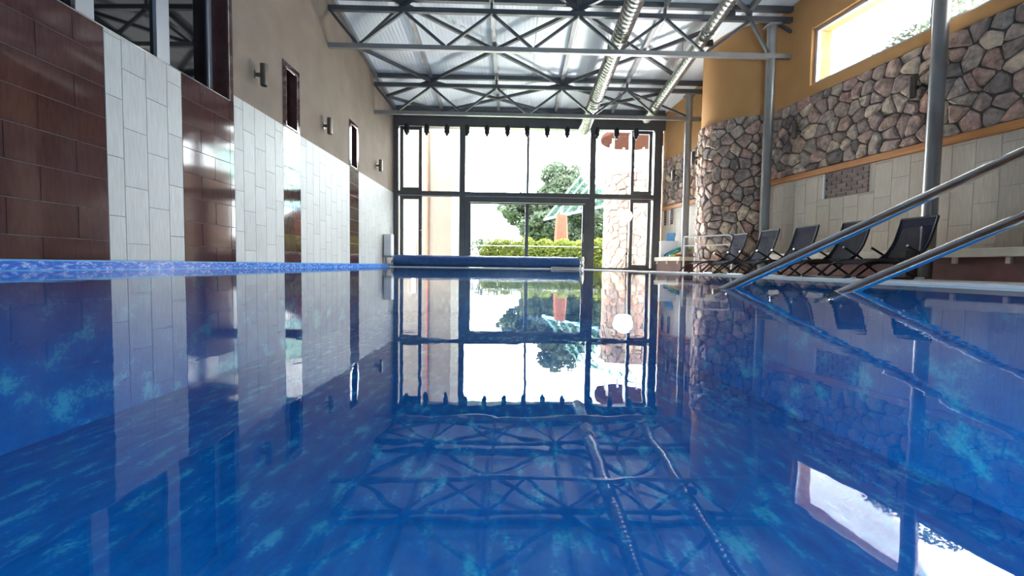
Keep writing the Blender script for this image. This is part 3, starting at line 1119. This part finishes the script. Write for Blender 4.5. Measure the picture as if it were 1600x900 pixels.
MB().box(-3.94, -3.875, 0.05, 0.06, 0.07, ZH).build('side_pane', M['glass'], w1)
MB().box(4.76, 4.84, 0.05, 0.06, 0.07, ZH).build('side_pane', M['glass'], w1)
for z0, z1 in ((ZM1, ZH - 0.02), (0.07, ZM0)):
    casement(-3.875, -3.13, z0, z1, 0.68 if z0 < 1 else None)
    casement(4.04, 4.76, z0, z1)
    for a, b_ in ((-3.13, -1.85), (2.82, 4.04)):
        fbar(w1, 'pane', a, b_, z0, z1, 0.06, 0.07, 'glass', 0)
for a, b_ in ((-1.655, 0.445), (0.53, 2.62)):
    fbar(w1, 'pane', a, b_, ZM1, ZH - 0.01, 0.06, 0.07, 'glass', 0)

d1 = struct(link('door_1', None), 'double glass garden door below the transom behind the cover reel', 'door')
d1.matrix_world = FM
for nm, bx in (('frame_post', (-1.655, -1.5, ZB, ZM0)), ('frame_post', (2.47, 2.62, ZB, ZM0)), ('frame_head', (-1.5, 2.47, 2.26, ZM0))):
    fbar(d1, nm, *bx, 0.01, 0.13)
for a, b_ in ((-1.5, 0.49), (0.49, 2.47)):
    lf = link('leaf', None, d1)
    lf.location = (a, 0.03, 0.0)
    W = b_ - a
    for nm, bx in (('stile', (0, 0.05, 0.02, 2.25)), ('stile', (W - 0.07, W, 0.02, 2.25)), ('rail', (0.05, W - 0.07, 0.02, 0.14)), ('rail', (0.05, W - 0.07, 2.2, 2.25))):
        MB().box(bx[0], bx[1], 0, 0.06, bx[2], bx[3]).build(nm, M['frame_dark'], lf, bevel=0.005)
    MB().box(0.05, W - 0.07, 0.02, 0.03, 0.14, 2.2).build('pane', M['glass'], lf)
    if a > 0:
        MB().tube([(W - 0.035, -0.01, 0.95), (W - 0.035, -0.05, 0.97), (W - 0.035, -0.05, 1.2), (W - 0.035, -0.01, 1.22)], 0.012, 8).build('handle', M['chrome_brushed'], lf, smooth=True)

# spotlights hanging under the lintel
xs = (-3.62, -2.95, -2.27, -1.6, -0.92, -0.23, 0.44, 1.12, 1.8, 2.81, 3.48, 4.15)
ordw = ('first', 'second', 'third', 'fourth', 'fifth', 'sixth', 'seventh', 'eighth', 'ninth', 'tenth', 'eleventh', 'twelfth')
for k, x in enumerate(xs):
    t = thing('downlight', 'small black hanging downlight below the lintel, %s from the left wall' % ordw[k], 'downlight', (x, far_d(x) - 0.12, 4.45), group='downlights below the lintel')
    MB().lathe([(0.042, 0.0), (0.05, 0.05), (0.092, 0.1), (0.096, 0.13), (0.088, 0.14), (0.088, 0.3)], n=14).build('housing', M['black'], t, smooth=30)
    MB().lathe([(0.02, -0.012), (0.026, 0.0)], n=12).build('lamp_tip', M['chrome_brushed'], t, smooth=30)
    MB().box(-0.05, 0.05, -0.05, 0.12, 0.3, 0.36).build('mounting_plate', M['black'], t)

# ---- wall lights
def wall_light(loc, rz, label):
    t = thing('wall_light', label, 'wall light', loc, rz, group='up-and-down wall lights')
    MB().lathe([(0.05, -0.17), (0.055, -0.165), (0.055, 0.165), (0.05, 0.17)], (0.13, 0, 0), (0, 0, 1), 20).build('cylinder_shade', M['bronze'], t, smooth=30)
    MB().lathe([(0.045, -0.171), (0.045, -0.16)], (0.13, 0, 0), (0, 0, 1), 16).build('lens', M['black'], t)
    MB().box(0, 0.085, -0.02, 0.02, -0.03, 0.03).build('arm', M['bronze'], t, bevel=0.004)
    MB().box(0, 0.015, -0.04, 0.04, -0.06, 0.06).build('back_plate', M['bronze'], t, bevel=0.004)


wall_light((XL, 7.24, 3.05), 0, 'brushed steel wall light between the wide window and the nearer slit window')
wall_light((XL, 9.8, 3.04), 0, 'brushed steel wall light between the two slit windows')
wall_light((XL, 13.54, 3.02), 0, 'brushed steel wall light left of the glazed end wall')
nrz = math.atan2(-0.182, -1)
for d, lab in ((7.5, 'wall light on the rubble stone beside the right-hand edge column'), (9.88, 'wall light on the rubble stone just right of the middle column'), (14.73, 'wall light on the rubble stone between window corner and far column')):
    wall_light((rwall_x(d) - 0.05, d, 3.1), nrz, lab)
ang = math.radians(166)
wall_light((TC.x + (R2 + 0.04) * math.cos(ang), TC.y + (R2 + 0.04) * math.sin(ang), 3.07), ang, 'wall light on the left flank of the round stone tower')

# ---- benches along the right wall
def bench(d0, d1, depth, label):
    bobj = thing('wall_bench', label, 'bench', group='benches along the right wall')
    bobj.matrix_world = RWM
    s0, s1 = s_of(d0), s_of(d1)
    MB().box(s0, s1, -depth, -0.015, 0.31, 0.43).build('seat_slab', M['cream'], bobj, bevel=0.01)
    MB().box(s0 + 0.03, s1 - 0.03, -depth + 0.07, -0.015, -0.02, 0.31).build('tiled_base', M['tile_brown'], bobj)
    x = s0 + 0.12
    while x < s1 - 0.1:
        MB().box(x, x + 0.05, -depth + 0.02, -depth + 0.07, 0.22, 0.31).build('bracket', M['cream'], bobj)
        x += 0.62


bench(13.28, 14.75, 0.75, 'cream-topped brown bench by the window corner holding the pool toys')
bench(7.22, 10.2, 0.5, 'cream-topped brown bench behind the loungers')
bench(4.6, 6.9, 0.5, 'cream-topped brown bench right of the edge column')

# ---- things on the far bench
bx = thing('storage_box', 'white storage box standing on the far bench', 'box', (4.72, 14.32, 0.43), -0.18)
MB().box(0, 0.52, 0, 0.36, 0, 0.48).build('body', M['white'], bx, bevel=0.015)
MB().box(-0.012, 0.532, -0.012, 0.372, 0.48, 0.52).build('lid', M['white'], bx, bevel=0.01)
kb = MB()
pr = []
for k in range(9):
    a = math.radians(k * 9)
    pr.append((0.34 * (1 - math.cos(a)), 0.29 * math.sin(a)))
poly = pr + [(p[0] + 0.05, p[1] - 0.012 * k) for k, p in reversed(list(enumerate(pr)))]
kb.prism(poly, -0.13, 0.13)
k_ = kb.build('kickboard', noisy(mat('sky_blue_foam', (0.1, 0.35, 0.75), 0.7), [(0.3, (0.12, 0.36, 0.72)), (0.7, (0.18, 0.45, 0.8))], 12), bevel=0.008)
k_.location = (5.02, 14.36, 0.952)
k_.rotation_euler = (0, 0, math.radians(62))
tag(k_, 'curved sky blue foam float standing on the white storage box', 'float')
NC = (('navy', (0.02, 0.08, 0.3)), ('teal', (0.02, 0.35, 0.4)), ('green', (0.06, 0.35, 0.12)), ('cream', (0.7, 0.62, 0.4)), ('orange', (0.7, 0.25, 0.08)), ('blue', (0.03, 0.2, 0.6)))
for k, (cn, cc) in enumerate(NC):
    mm = noisy(mat(cn + '_foam', cc, 0.7), [(0.3, tuple(v * 0.85 for v in cc)), (0.7, cc)], 15)
    x0, y0 = 4.72 + 0.05 * k, 13.98 - 0.1 * k
    rise = (0.22, 0.26, 0.18, 0.12, 0.06, 0.1)[k]
    pts = [(x0 + 0.62 * q / 10, y0 - 0.05 * q / 10, 0.47 + rise * math.sin(math.pi * 0.62 * q / 10)) for q in range(11)]
    if k == 3:
        pts = [(x0 + 0.62 * q / 10 - 0.1, y0, 0.47) for q in range(11)]
    if k == 5:
        pts = [(x0 + 0.3 + 0.35 * q / 10, y0 - 0.07, 0.465) for q in range(11)]
    o = MB().tube(pts, 0.032, 10).build('pool_noodle', mm, smooth=40)
    tag(o, '%s foam pool noodle lying in the heap on the far bench' % cn, 'pool noodle', 'pool noodles on the bench')

# ---- guard rail by the tower
gr = thing('guard_rail', 'white tubular guard rail in front of the round tower', 'railing', (4.42, 11.6, -0.02))
e = Vector((5.17 - 4.42, 10.58 - 11.6, 0))
MB().tube(fillet([(0, 0, 0.92), e + Vector((0, 0, 0.92)), e + Vector((0, 0, 0))], 0.14, 6), 0.019, 10).build('top_tube', M['white'], gr, smooth=True)
MB().tube([(0, 0, 0.69), e + Vector((0, 0, 0.69))], 0.016, 10).build('middle_tube', M['white'], gr, smooth=True)
MB().tube([(0, 0, 0), (0, 0, 0.89)], 0.019, 10).build('post', M['white'], gr, smooth=True)
MB().tube([e * 0.3, e * 0.3 + Vector((0, 0, 0.92))], 0.019, 10).build('post', M['white'], gr, smooth=True)

# ---- loungers
PROF = [(0.14, 0.20), (0.28, 0.255), (0.42, 0.275), (0.6, 0.255), (0.78, 0.225), (0.88, 0.235), (0.97, 0.31), (1.06, 0.42), (1.13, 0.54), (1.19, 0.72), (1.24, 0.90)]
LW = 0.56


def smooth_prof(p, n=4):
    out = []
    for i in range(len(p) - 1):
        p0, p1, p2, p3 = p[max(i - 1, 0)], p[i], p[i + 1], p[min(i + 2, len(p) - 1)]
        for k in range(n):
            t = k / n
            out.append(tuple(0.5 * (2 * p1[c] + (p2[c] - p0[c]) * t + (2 * p0[c] - 5 * p1[c] + 4 * p2[c] - p3[c]) * t * t + (3 * p1[c] - p0[c] - 3 * p2[c] + p3[c]) * t ** 3) for c in (0, 1)))
    out.append(p[-1])
    return out


def sling_strip(prof, hw, th, i0, i1):
    mb = MB()
    n = i1 - i0
    vs = []
    for k in range(i0, i1):
        a, b_ = prof[max(k - 1, 0)], prof[min(k + 1, len(prof) - 1)]
        tx, tz = b_[0] - a[0], b_[1] - a[1]
        l = math.hypot(tx, tz)
        nx, nz = -tz / l * th / 2, tx / l * th / 2
        for (y, s) in ((-hw, 1), (hw, 1), (hw, -1), (-hw, -1)):
            vs.append((prof[k][0] + s * nx, y, prof[k][1] + s * nz))
    fs = []
    for k in range(n - 1):
        for q in range(4):
            fs.append((4 * k + q, 4 * k + (q + 1) % 4, 4 * k + 4 + (q + 1) % 4, 4 * k + 4 + q))
    fs += [(0, 1, 2, 3), (4 * n - 1, 4 * n - 2, 4 * n - 3, 4 * n - 4)]
    return mb.add(vs, fs)


def make_lounger():
    t = thing('sun_lounger', '', 'sun lounger', group='sun loungers in a row on the deck')
    pf = smooth_prof(PROF)
    n = len(pf)
    r = 0.017
    hw = LW / 2
    cut = n - 4
    sling_strip(pf, hw - 0.012, 0.006, 1, cut + 1).build('sling', M['sling'], t, smooth=50)
    sling_strip(pf, hw - 0.008, 0.012, cut, n).build('headrest_hem', M['sling_hem'], t, smooth=50)
    for y0, y1 in ((-hw + 0.004, -hw + 0.05), (hw - 0.05, hw - 0.004)):
        e = sling_strip(pf, (y1 - y0) / 2, 0.011, 1, cut + 1)
        e.v = [(p[0], p[1] + (y0 + y1) / 2, p[2]) for p in e.v]
        e.build('side_hem', M['sling_hem'], t, smooth=50)
    # one bent tube frames the sling and drops to a floor loop at the foot
    ring = [(p[0], -hw, p[1]) for p in pf] + [(p[0], hw, p[1]) for p in reversed(pf)]
    MB().tube(fillet(ring, 0.075, 3), r, 8).build('frame', M['black'], t, smooth=True)
    MB().tube(fillet([(0.14, -hw, 0.20), (-0.06, -hw, r), (-0.06, hw, r), (0.14, hw, 0.20)], 0.06, 4), r, 8).build('foot_loop', M['black'], t, smooth=True)
    MB().tube(fillet([(0.62, -hw + 0.03, 0.25), (0.98, -hw + 0.03, r), (0.98, hw - 0.03, r), (0.62, hw - 0.03, 0.25)], 0.05, 4), r, 8).build('rear_leg_loop', M['black'], t, smooth=True)
    MB().tube(fillet([(1.0, -hw + 0.0, 0.36), (0.55, -hw + 0.0, r), (0.55, hw, r), (1.0, hw, 0.36)], 0.05, 4), r, 8).build('front_leg_loop', M['black'], t, smooth=True)
    for y in (-hw - 0.02, hw + 0.02):
        MB().tube([(0.8, y, 0.47), (1.1, y, 0.3)], 0.016, 8).build('armrest', M['black'], t, smooth=True)
        MB().tube([(0.785, y, 0.478), (0.8, y, 0.47)], 0.0165, 8).build('armrest_cap', M['chrome_brushed'], t, smooth=True)
        MB().tube([(1.1, y, 0.3), (1.02, y * 0.97, 0.37)], 0.01, 6).build('armrest_link', M['black'], t, smooth=True)
    return t


lspots = ((5.17, 9.9), (5.18, 8.75), (5.33, 7.85), (5.57, 7.0), (5.94, 6.3))
llab = ('navy sling lounger farthest away, in front of the round tower', 'second navy sling lounger from the tower, before the middle column', 'navy sling lounger in the middle of the row of five',
        'navy sling lounger half hidden by the longer handrail', 'navy sling lounger nearest the viewer, before the edge column')
proto = make_lounger()
for i, (hx, hd) in enumerate(lspots):
    o = proto if i == 0 else copy_tree(proto)
    a = math.radians(3)
    o.rotation_euler = (0, 0, a)
    # near head corner sits at (hx, hd)
    lx, ly = 1.24, -LW / 2
    o.location = (hx - (lx * math.cos(a) - ly * math.sin(a)), hd - (lx * math.sin(a) + ly * math.cos(a)), -0.02)
    o['label'] = llab[i]

# ---- pool handrails
def handrail(p0, sl, top_x, label):
    t = thing('handrail', label, 'handrail', p0, group='pool stair handrails')
    L1 = top_x - p0[0]
    pts = [(-0.12, 0.004, -0.12 * sl), (-0.06, 0.002, -0.06 * sl), (0, 0, 0), (L1, -0.04, L1 * sl), (L1 + 0.35, -0.05, L1 * sl), (L1 + 0.35, -0.05, -0.0)]
    fp = fillet(pts, 0.12, 6)
    MB().tube(fp, [0.004] + [0.0255] * (len(fp) - 1), 24).build('tube', M['rail'], t, smooth=True)
    MB().lathe([(0.05, 0.0), (0.05, 0.012), (0.035, 0.02)], (L1 + 0.35, -0.05, -0.008), (0, 0, 1), 20).build('floor_flange', M['chrome_brushed'], t, smooth=30)


handrail((1.12, 2.31, 0), 0.49, 3.55, 'long steel handrail rising from the water, the farther of two')
handrail((1.61, 2.15, 0), 0.455, 3.6, 'steel handrail rising from the water, the lower and nearer of two')

# ---- pool cover reel
rl = thing('pool_cover_reel', 'blue pool cover rolled on a steel reel at the far end', 'cover reel', (-3.92, 14.85, 0.212))
RL = 6.14
prof = [(0.06, 0), (0.165, 0.005), (0.186, 0.03)]
for k in range(1, 24):
    s = 0.03 + (RL - 0.06) * k / 24
    prof.append((0.187 + 0.004 * math.sin(k * 1.9), s))
prof += [(0.186, RL - 0.03), (0.165, RL - 0.005), (0.06, RL)]
roll = MB().lathe(prof, (0, 0, 0), (1, 0, 0), 36).build('rolled_cover', M['cover_blue'], rl, smooth=50)
MB().lathe([(0.189, 0), (0.193, 0.004), (0.193, 0.02), (0.189, 0.024)], (5.15, 0, 0), (1, 0, 0), 36).build('cover_seam', M['cover_blue'], roll, smooth=50)
MB().bar((0.05, -0.1, -0.172), (RL - 0.05, -0.1, -0.172), 0.09, 0.012).build('cover_flap', M['cover_blue'], roll)
MB().lathe([(0.03, -0.12), (0.03, RL + 0.12)], (0, 0, 0), (1, 0, 0), 16).build('axle', M['chrome'], rl, smooth=True)
for s in (-0.06, RL + 0.05):
    MB().tube(fillet([(s, -0.2, -0.2), (s, 0, 0.03), (s, 0.2, -0.2)], 0.05, 4), 0.018, 8).build('end_stand', M['chrome'], rl, smooth=True)
    MB().box(s - 0.03, s + 0.03, -0.26, 0.26, -0.232, -0.2).build('stand_foot', M['chrome'], rl)
wheel = MB()
wheel.tube([(RL + 0.12, 0.19 * math.cos(a), 0.19 * math.sin(a)) for a in [2 * math.pi * k / 24 for k in range(25)]], 0.014, 8, False)
wh = wheel.build('hand_wheel', M['chrome'], rl, smooth=True)
for k in range(3):
    a = math.pi * 2 * k / 3 + 0.3
    MB().tube([(RL + 0.12, 0, 0), (RL + 0.12, 0.19 * math.cos(a), 0.19 * math.sin(a))], 0.009, 6).build('spoke', M['chrome'], wh, smooth=True)
MB().tube(fillet([(RL, -0.24, -0.15), (RL - 0.95, -0.24, -0.15), (RL - 0.95, -0.24, -0.19), (RL, -0.24, -0.19)], 0.02, 3), 0.014, 8).build('pull_bar', M['chrome'], rl, smooth=True)

# ---- white cabinet in the left corner
cb = thing('reel_cabinet', 'white control cabinet on a steel bracket in the left window corner', 'cabinet', (XL, 14.1, 0.092))
MB().box(0.06, 0.3, 0, 0.3, 0.26, 0.94).build('body', M['white'], cb, bevel=0.015)
MB().box(0.08, 0.285, -0.012, 0, 0.29, 0.91).build('door', M['white'], cb, bevel=0.005)
MB().box(0.0, 0.3, 0.02, 0.28, 0.2, 0.26).build('bracket', M['steel_paint'], cb, bevel=0.006)
MB().box(0.02, 0.09, 0.06, 0.24, 0.0, 0.2).build('post', M['chrome_brushed'], cb, bevel=0.006)

# ---- studio flash on a tripod by the glazing
fl = thing('studio_flash', 'firing studio flash on a black tripod stand before the glazing', 'studio light', (3.74, 14.75, -0.02))
MB().tube([(0, 0, 0.04), (0, 0, 1.62)], [0.014, 0.011], 10).build('stand_pole', M['black'], fl, smooth=True)
for k in range(3):
    a = math.radians(200 + 120 * k)
    c_, s_ = math.cos(a), math.sin(a)
    lg = MB().tube([(0.02 * c_, 0.02 * s_, 0.56), (0.46 * c_, 0.46 * s_, 0.012)], 0.009, 8).build('tripod_leg', M['black'], fl, smooth=True)
    MB().tube([(0.25 * c_, 0.25 * s_, 0.28), (0.01 * c_, 0.01 * s_, 0.06)], 0.006, 6).build('leg_brace', M['black'], lg, smooth=True)
MB().lathe([(0.03, -0.04), (0.03, 0.04)], (0, 0, 0.56), (0, 0, 1), 12).build('leg_collar', M['black'], fl, smooth=30)
aim = Vector((-0.5, -1.0, 0.12)).normalized()
hc = Vector((0, 0, 1.74))
MB().lathe([(0.055, -0.3), (0.062, -0.28), (0.062, -0.02), (0.07, 0.0)], hc, aim, 20).build('flash_head', M['black'], fl, smooth=30)
rf = MB()
rf.lathe([(0.07, 0.0), (0.15, 0.12), (0.2, 0.2), (0.195, 0.2), (0.145, 0.122), (0.065, 0.005)], hc, aim, 28).build('reflector_dish', M['chrome'], fl, smooth=40)
MB().lathe([(0.06, 0.02), (0.13, 0.1), (0.17, 0.16), (0.15, 0.18), (0.05, 0.19)], hc, aim, 24).build('flash_bulb', M['flash'], fl, smooth=40)
sp = bpy.data.lights.new('flash_light', 'SPOT')
sp.energy = 600
sp.spot_size = math.radians(160)
sp.spot_blend = 0.5
sp.shadow_soft_size = 0.3
spo = link('flash_light', sp, fl)
spo.location = hc + aim * 0.26
spo.rotation_euler = aim.to_track_quat('-Z', 'Y').to_euler()

# ------------------------------------------------------------------ garden outside
def leaf_cloud(blobs, n, size, rng):
    mb = MB()
    tot = sum(b_[3] * b_[4] * b_[5] for b_ in blobs)
    for (cx, cy, cz, rx, ry, rz) in blobs:
        for _ in range(int(n * rx * ry * rz / tot) + 1):
            while True:
                p = Vector((rng.uniform(-1, 1), rng.uniform(-1, 1), rng.uniform(-1, 1)))
                if 0.35 < p.length < 1:
                    break
            p = p.normalized() * p.length ** 0.5
            c = Vector((cx + p.x * rx, cy + p.y * ry, cz + p.z * rz))
            a = Vector((rng.uniform(-1, 1), rng.uniform(-1, 1), rng.uniform(-0.6, 0.6))).normalized()
            b_ = a.cross(Vector((rng.uniform(-1, 1), rng.uniform(-1, 1), rng.uniform(-1, 1)))).normalized()
            s = size * rng.uniform(0.6, 1.3)
            a, b_ = a * s, b_ * s * 0.5
            nn = a.cross(b_).normalized() * s * 0.15
            mb.add([c - a, c - b_ + nn, c + a, c + b_ + nn], [(0, 1, 2), (0, 2, 3)])
    return mb


rng = random.Random(21)


def lumps(blobs, n, rng):
    out = []
    for (cx, cy, cz, rx, ry, rz) in blobs:
        for _ in range(n):
            p = Vector((rng.gauss(0, 1), rng.gauss(0, 1), rng.gauss(0, 1))).normalized() * rng.uniform(0.35, 0.85)
            k = rng.uniform(0.28, 0.45)
            out.append((cx + p.x * rx, cy + p.y * ry, cz + p.z * rz, rx * k, ry * k, max(rz * k, 0.3)))
    return out


tree = thing('broadleaf_tree', 'large dark green tree in the middle of the garden behind the glass door', 'tree', (3.0, 32.0, -0.12))
blobs = [(-1.9, 0, 3.2, 1.5, 1.3, 0.75), (-1.2, 0, 2.6, 1.2, 1.2, 0.7), (0.2, 0, 2.9, 1.6, 1.2, 1.4), (-0.4, 0.3, 2.4, 1.6, 1.3, 0.8), (0.4, 0, 4.9, 1.9, 1.6, 1.4), (-1.7, 0, 3.7, 1.7, 1.5, 0.8), (1.2, 0.3, 3.8, 2.3, 1.8, 1.4), (-0.3, -0.4, 2.7, 1.9, 1.5, 1.0), (2.4, 0.3, 2.7, 2.2, 1.7, 1.3), (-0.6, 0.2, 1.9, 1.1, 1.2, 0.5), (0.9, 0, 1.8, 2.2, 1.6, 0.9)]
leaf_cloud(lumps([tuple(1.18 * v for v in b_) for b_ in blobs], 18, rng), 42000, 0.17, rng).build('crown', M['leaf_tree'], tree)
MB().tube([(0.5, 0, 0), (0.45, 0, 1.6), (0.3, 0, 4.0)], [0.25, 0.2, 0.09], 10).build('trunk', M['bark'], tree, smooth=True)
for (x, z) in ((-1.2, 3.4), (1.5, 3.6), (1.8, 2.6)):
    MB().tube([(0.45, 0, 1.4), (x * 0.5 + 0.2, 0, 2.4), (x, 0, z)], [0.1, 0.07, 0.04], 8).build('branch', M['bark'], tree, smooth=True)
tree2 = thing('broadleaf_tree', 'dark green tree farther right, behind the pillar and canopy', 'tree', (9.0, 36.0, -0.12))
leaf_cloud([(0, 0, 2.6, 2.4, 1.6, 1.4), (0.2, 0, 1.3, 2.2, 1.5, 0.9), (1.8, 0, 2.2, 1.8, 1.5, 1.4), (-1.8, 0, 1.8, 1.6, 1.5, 1.4)], 12000, 0.18, rng).build('crown', M['leaf_tree'], tree2)
MB().tube([(0, 0, 0), (0.1, 0, 2.0)], [0.2, 0.1], 10).build('trunk', M['bark'], tree2, smooth=True)

hedge = thing('hedge', 'long yellow-green clipped hedge outside the glass door', 'hedge', (-2.0, 21.1, -0.06))
hb = []
x = 0.0
while x < 5.6:
    hb.append((x + 1.0, 0, 0.68 + rng.uniform(-0.1, 0.14), 0.55, 0.5, 0.68))
    hb.append((x + 1.0, 0, 0.4, 0.62, 0.5, 0.45))
    x += 0.42
leaf_cloud(hb, 30000, 0.08, rng).build('foliage', M['leaf_hedge'], hedge)
st_ = MB()
for k in range(13):
    st_.tube([(0.6 + 0.45 * k, 0, 0), (0.65 + 0.45 * k, 0.05, 0.7)], 0.02, 6)
st_.build('woody_stems', M['bark'], hedge)
for (px_, py_, s, lab) in ((-1.7, 22.5, 0.5, 'pale loose shrub at the left end of the hedge'),):
    sh = thing('shrub', lab, 'shrub', (px_, py_, -0.06))
    leaf_cloud([(0, 0, 0.75, 0.7, 0.5, 0.7), (0.3, 0, 1.1, 0.4, 0.4, 0.5)], 1500, 0.07, rng).build('foliage', M['leaf_pale'], sh)
    MB().tube([(0, 0, 0), (0.05, 0, 0.8)], 0.025, 6).build('stem', M['bark'], sh)
ht = thing('tall_shrub', 'green shrubs on the slope outside the high right window', 'shrub', (10.4, 13.0, -0.12))
leaf_cloud([(0, -2.4, 5.75, 0.9, 0.9, 0.9), (0.0, -1.2, 5.62, 0.9, 1.0, 0.95), (0.2, 0.2, 5.6, 0.9, 1.0, 0.9), (0.2, 1.6, 5.72, 0.8, 1.0, 0.8), (0.2, 3.0, 5.8, 0.8, 1.0, 0.8)], 9000, 0.06, rng).build('foliage', M['leaf_tree'], ht)
for y in (-1.2, 0.2, 1.6, 3.0):
    MB().tube([(0.1, y, 0), (0.1, y, 4.9)], 0.05, 6).build('stem', M['bark'], ht)

# terracotta pillar with glass canopy
pl = thing('canopy_pillar', 'tapering terracotta pillar rising behind the hedge', 'pillar', (2.42, 22.5, -0.06))
MB().lathe([(0.36, 0), (0.36, 1.2), (0.33, 1.9), (0.27, 2.72)], n=8).build('shaft', M['terracotta'], pl, smooth=30)
MB().box(-0.05, 0.05, -0.05, 0.05, 2.72, 2.95).build('steel_pin', M['frame_light'], pl)
cp = thing('glass_canopy', 'sloping greenish glass canopy with steel rafters above the pillar', 'canopy', (0, 0, 0))
E0, E1 = Vector((1.9, 27.2, 2.9)), Vector((4.25, 21.8, 3.0))
RV = Vector((2.1, -0.4, 2.6))
nR = 6
for k in range(nR):
    t0 = k / (nR - 1)
    p = E0.lerp(E1, t0)
    MB().bar(p, p + RV, 0.06, 0.09).build('rafter', M['steel_paint'], cp)
    if k < nR - 1:
        q = E0.lerp(E1, (k + 1) / (nR - 1))
        up_ = Vector((0, 0, 0.07))
        MB().hexa([p + up_, q + up_, q + RV + up_, p + RV + up_], [v + up_ * 0.25 + up_ for v in (p, q, q + RV, p + RV)]).build('pane', M['glass_green'], cp)
MB().bar(E0, E1, 0.1, 0.12).build('eaves_beam', M['pale_blue'], cp)
MB().bar(E0 + RV, E1 + RV, 0.1, 0.12).build('ridge_beam', M['steel_paint'], cp)

# glass balustrade in front of the hedge
bl = thing('glass_balustrade', 'low glass balustrade in front of the hedge', 'balustrade', (-1.7, 18.2, -0.06))
MB().tube([(0, 0, 0.95), (5.2, 0, 0.95)], 0.012, 8).build('top_rail', M['steel_paint'], bl, smooth=True)
for k in range(4):
    MB().box(1.3 * k + 0.02, 1.3 * k + 1.28, -0.006, 0.006, 0.04, 0.94).build('pane', M['glass'], bl)
    for q in (0.25, 1.05):
        MB().box(1.3 * k + q - 0.04, 1.3 * k + q + 0.04, -0.03, 0.03, 0, 0.1).build('clamp', M['steel_paint'], bl)

# neighbouring wing
wing = thing('neighbour_wing', 'cream rendered wing of the building at the left of the garden', 'building', (-6.5, 18.6, -0.06))
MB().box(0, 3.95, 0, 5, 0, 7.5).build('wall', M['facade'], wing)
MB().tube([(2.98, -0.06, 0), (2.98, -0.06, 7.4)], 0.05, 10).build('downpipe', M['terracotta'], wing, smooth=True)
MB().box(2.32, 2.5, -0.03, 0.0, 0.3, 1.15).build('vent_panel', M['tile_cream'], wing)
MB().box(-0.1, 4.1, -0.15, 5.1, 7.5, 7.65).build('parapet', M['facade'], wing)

# garden tower with open gallery under a round roof
GC, GR = Vector((5.15, 19.0, -0.06)), 1.28
gt = thing('garden_tower', 'round pale stone garden tower with an open gallery and red-brown roof', 'tower', GC)
MB().lathe([(GR, 0), (GR, 3.88)], n=36).build('core', M['mortar'], gt, smooth=50)
rng = random.Random(5)
M['stone_pale'] = stone_mat('pale_rubble_stone', 0, 0.5)
ga0, ga1 = math.radians(150), math.radians(310)
for poly in voronoi(ga0 * GR, ga1 * GR, 0, 3.9, 0.36, 0.3, rng):
    stone_piece(poly, rng, lambda u, v, h: ((GR - 0.003 + h) * math.cos(u / GR), (GR - 0.003 + h) * math.sin(u / GR), v), gt, height=0.04, material=M['stone_pale'])
MB().lathe([(GR - 0.1, 3.88), (GR + 0.06, 3.88), (GR + 0.06, 3.95), (GR - 0.1, 3.95)], n=36).build('coping', M['white'], gt, smooth=40)
for k in range(8):
    a = 2 * math.pi * (k + 0.35) / 8
    MB().tube([(1.12 * math.cos(a), 1.12 * math.sin(a), 3.95), (1.12 * math.cos(a), 1.12 * math.sin(a), 5.5)], 0.05, 10).build('gallery_post', M['white'], gt, smooth=True)
MB().tube([(1.12 * math.cos(2 * math.pi * k / 32), 1.12 * math.sin(2 * math.pi * k / 32), 4.35) for k in range(33)], 0.02, 8, False).build('gallery_rail', M['white'], gt, smooth=True)
MB().lathe([(1.5, 5.42), (1.52, 5.46), (1.5, 5.62), (0.05, 6.6)], n=36).build('roof', M['soffit'], gt, smooth=30)
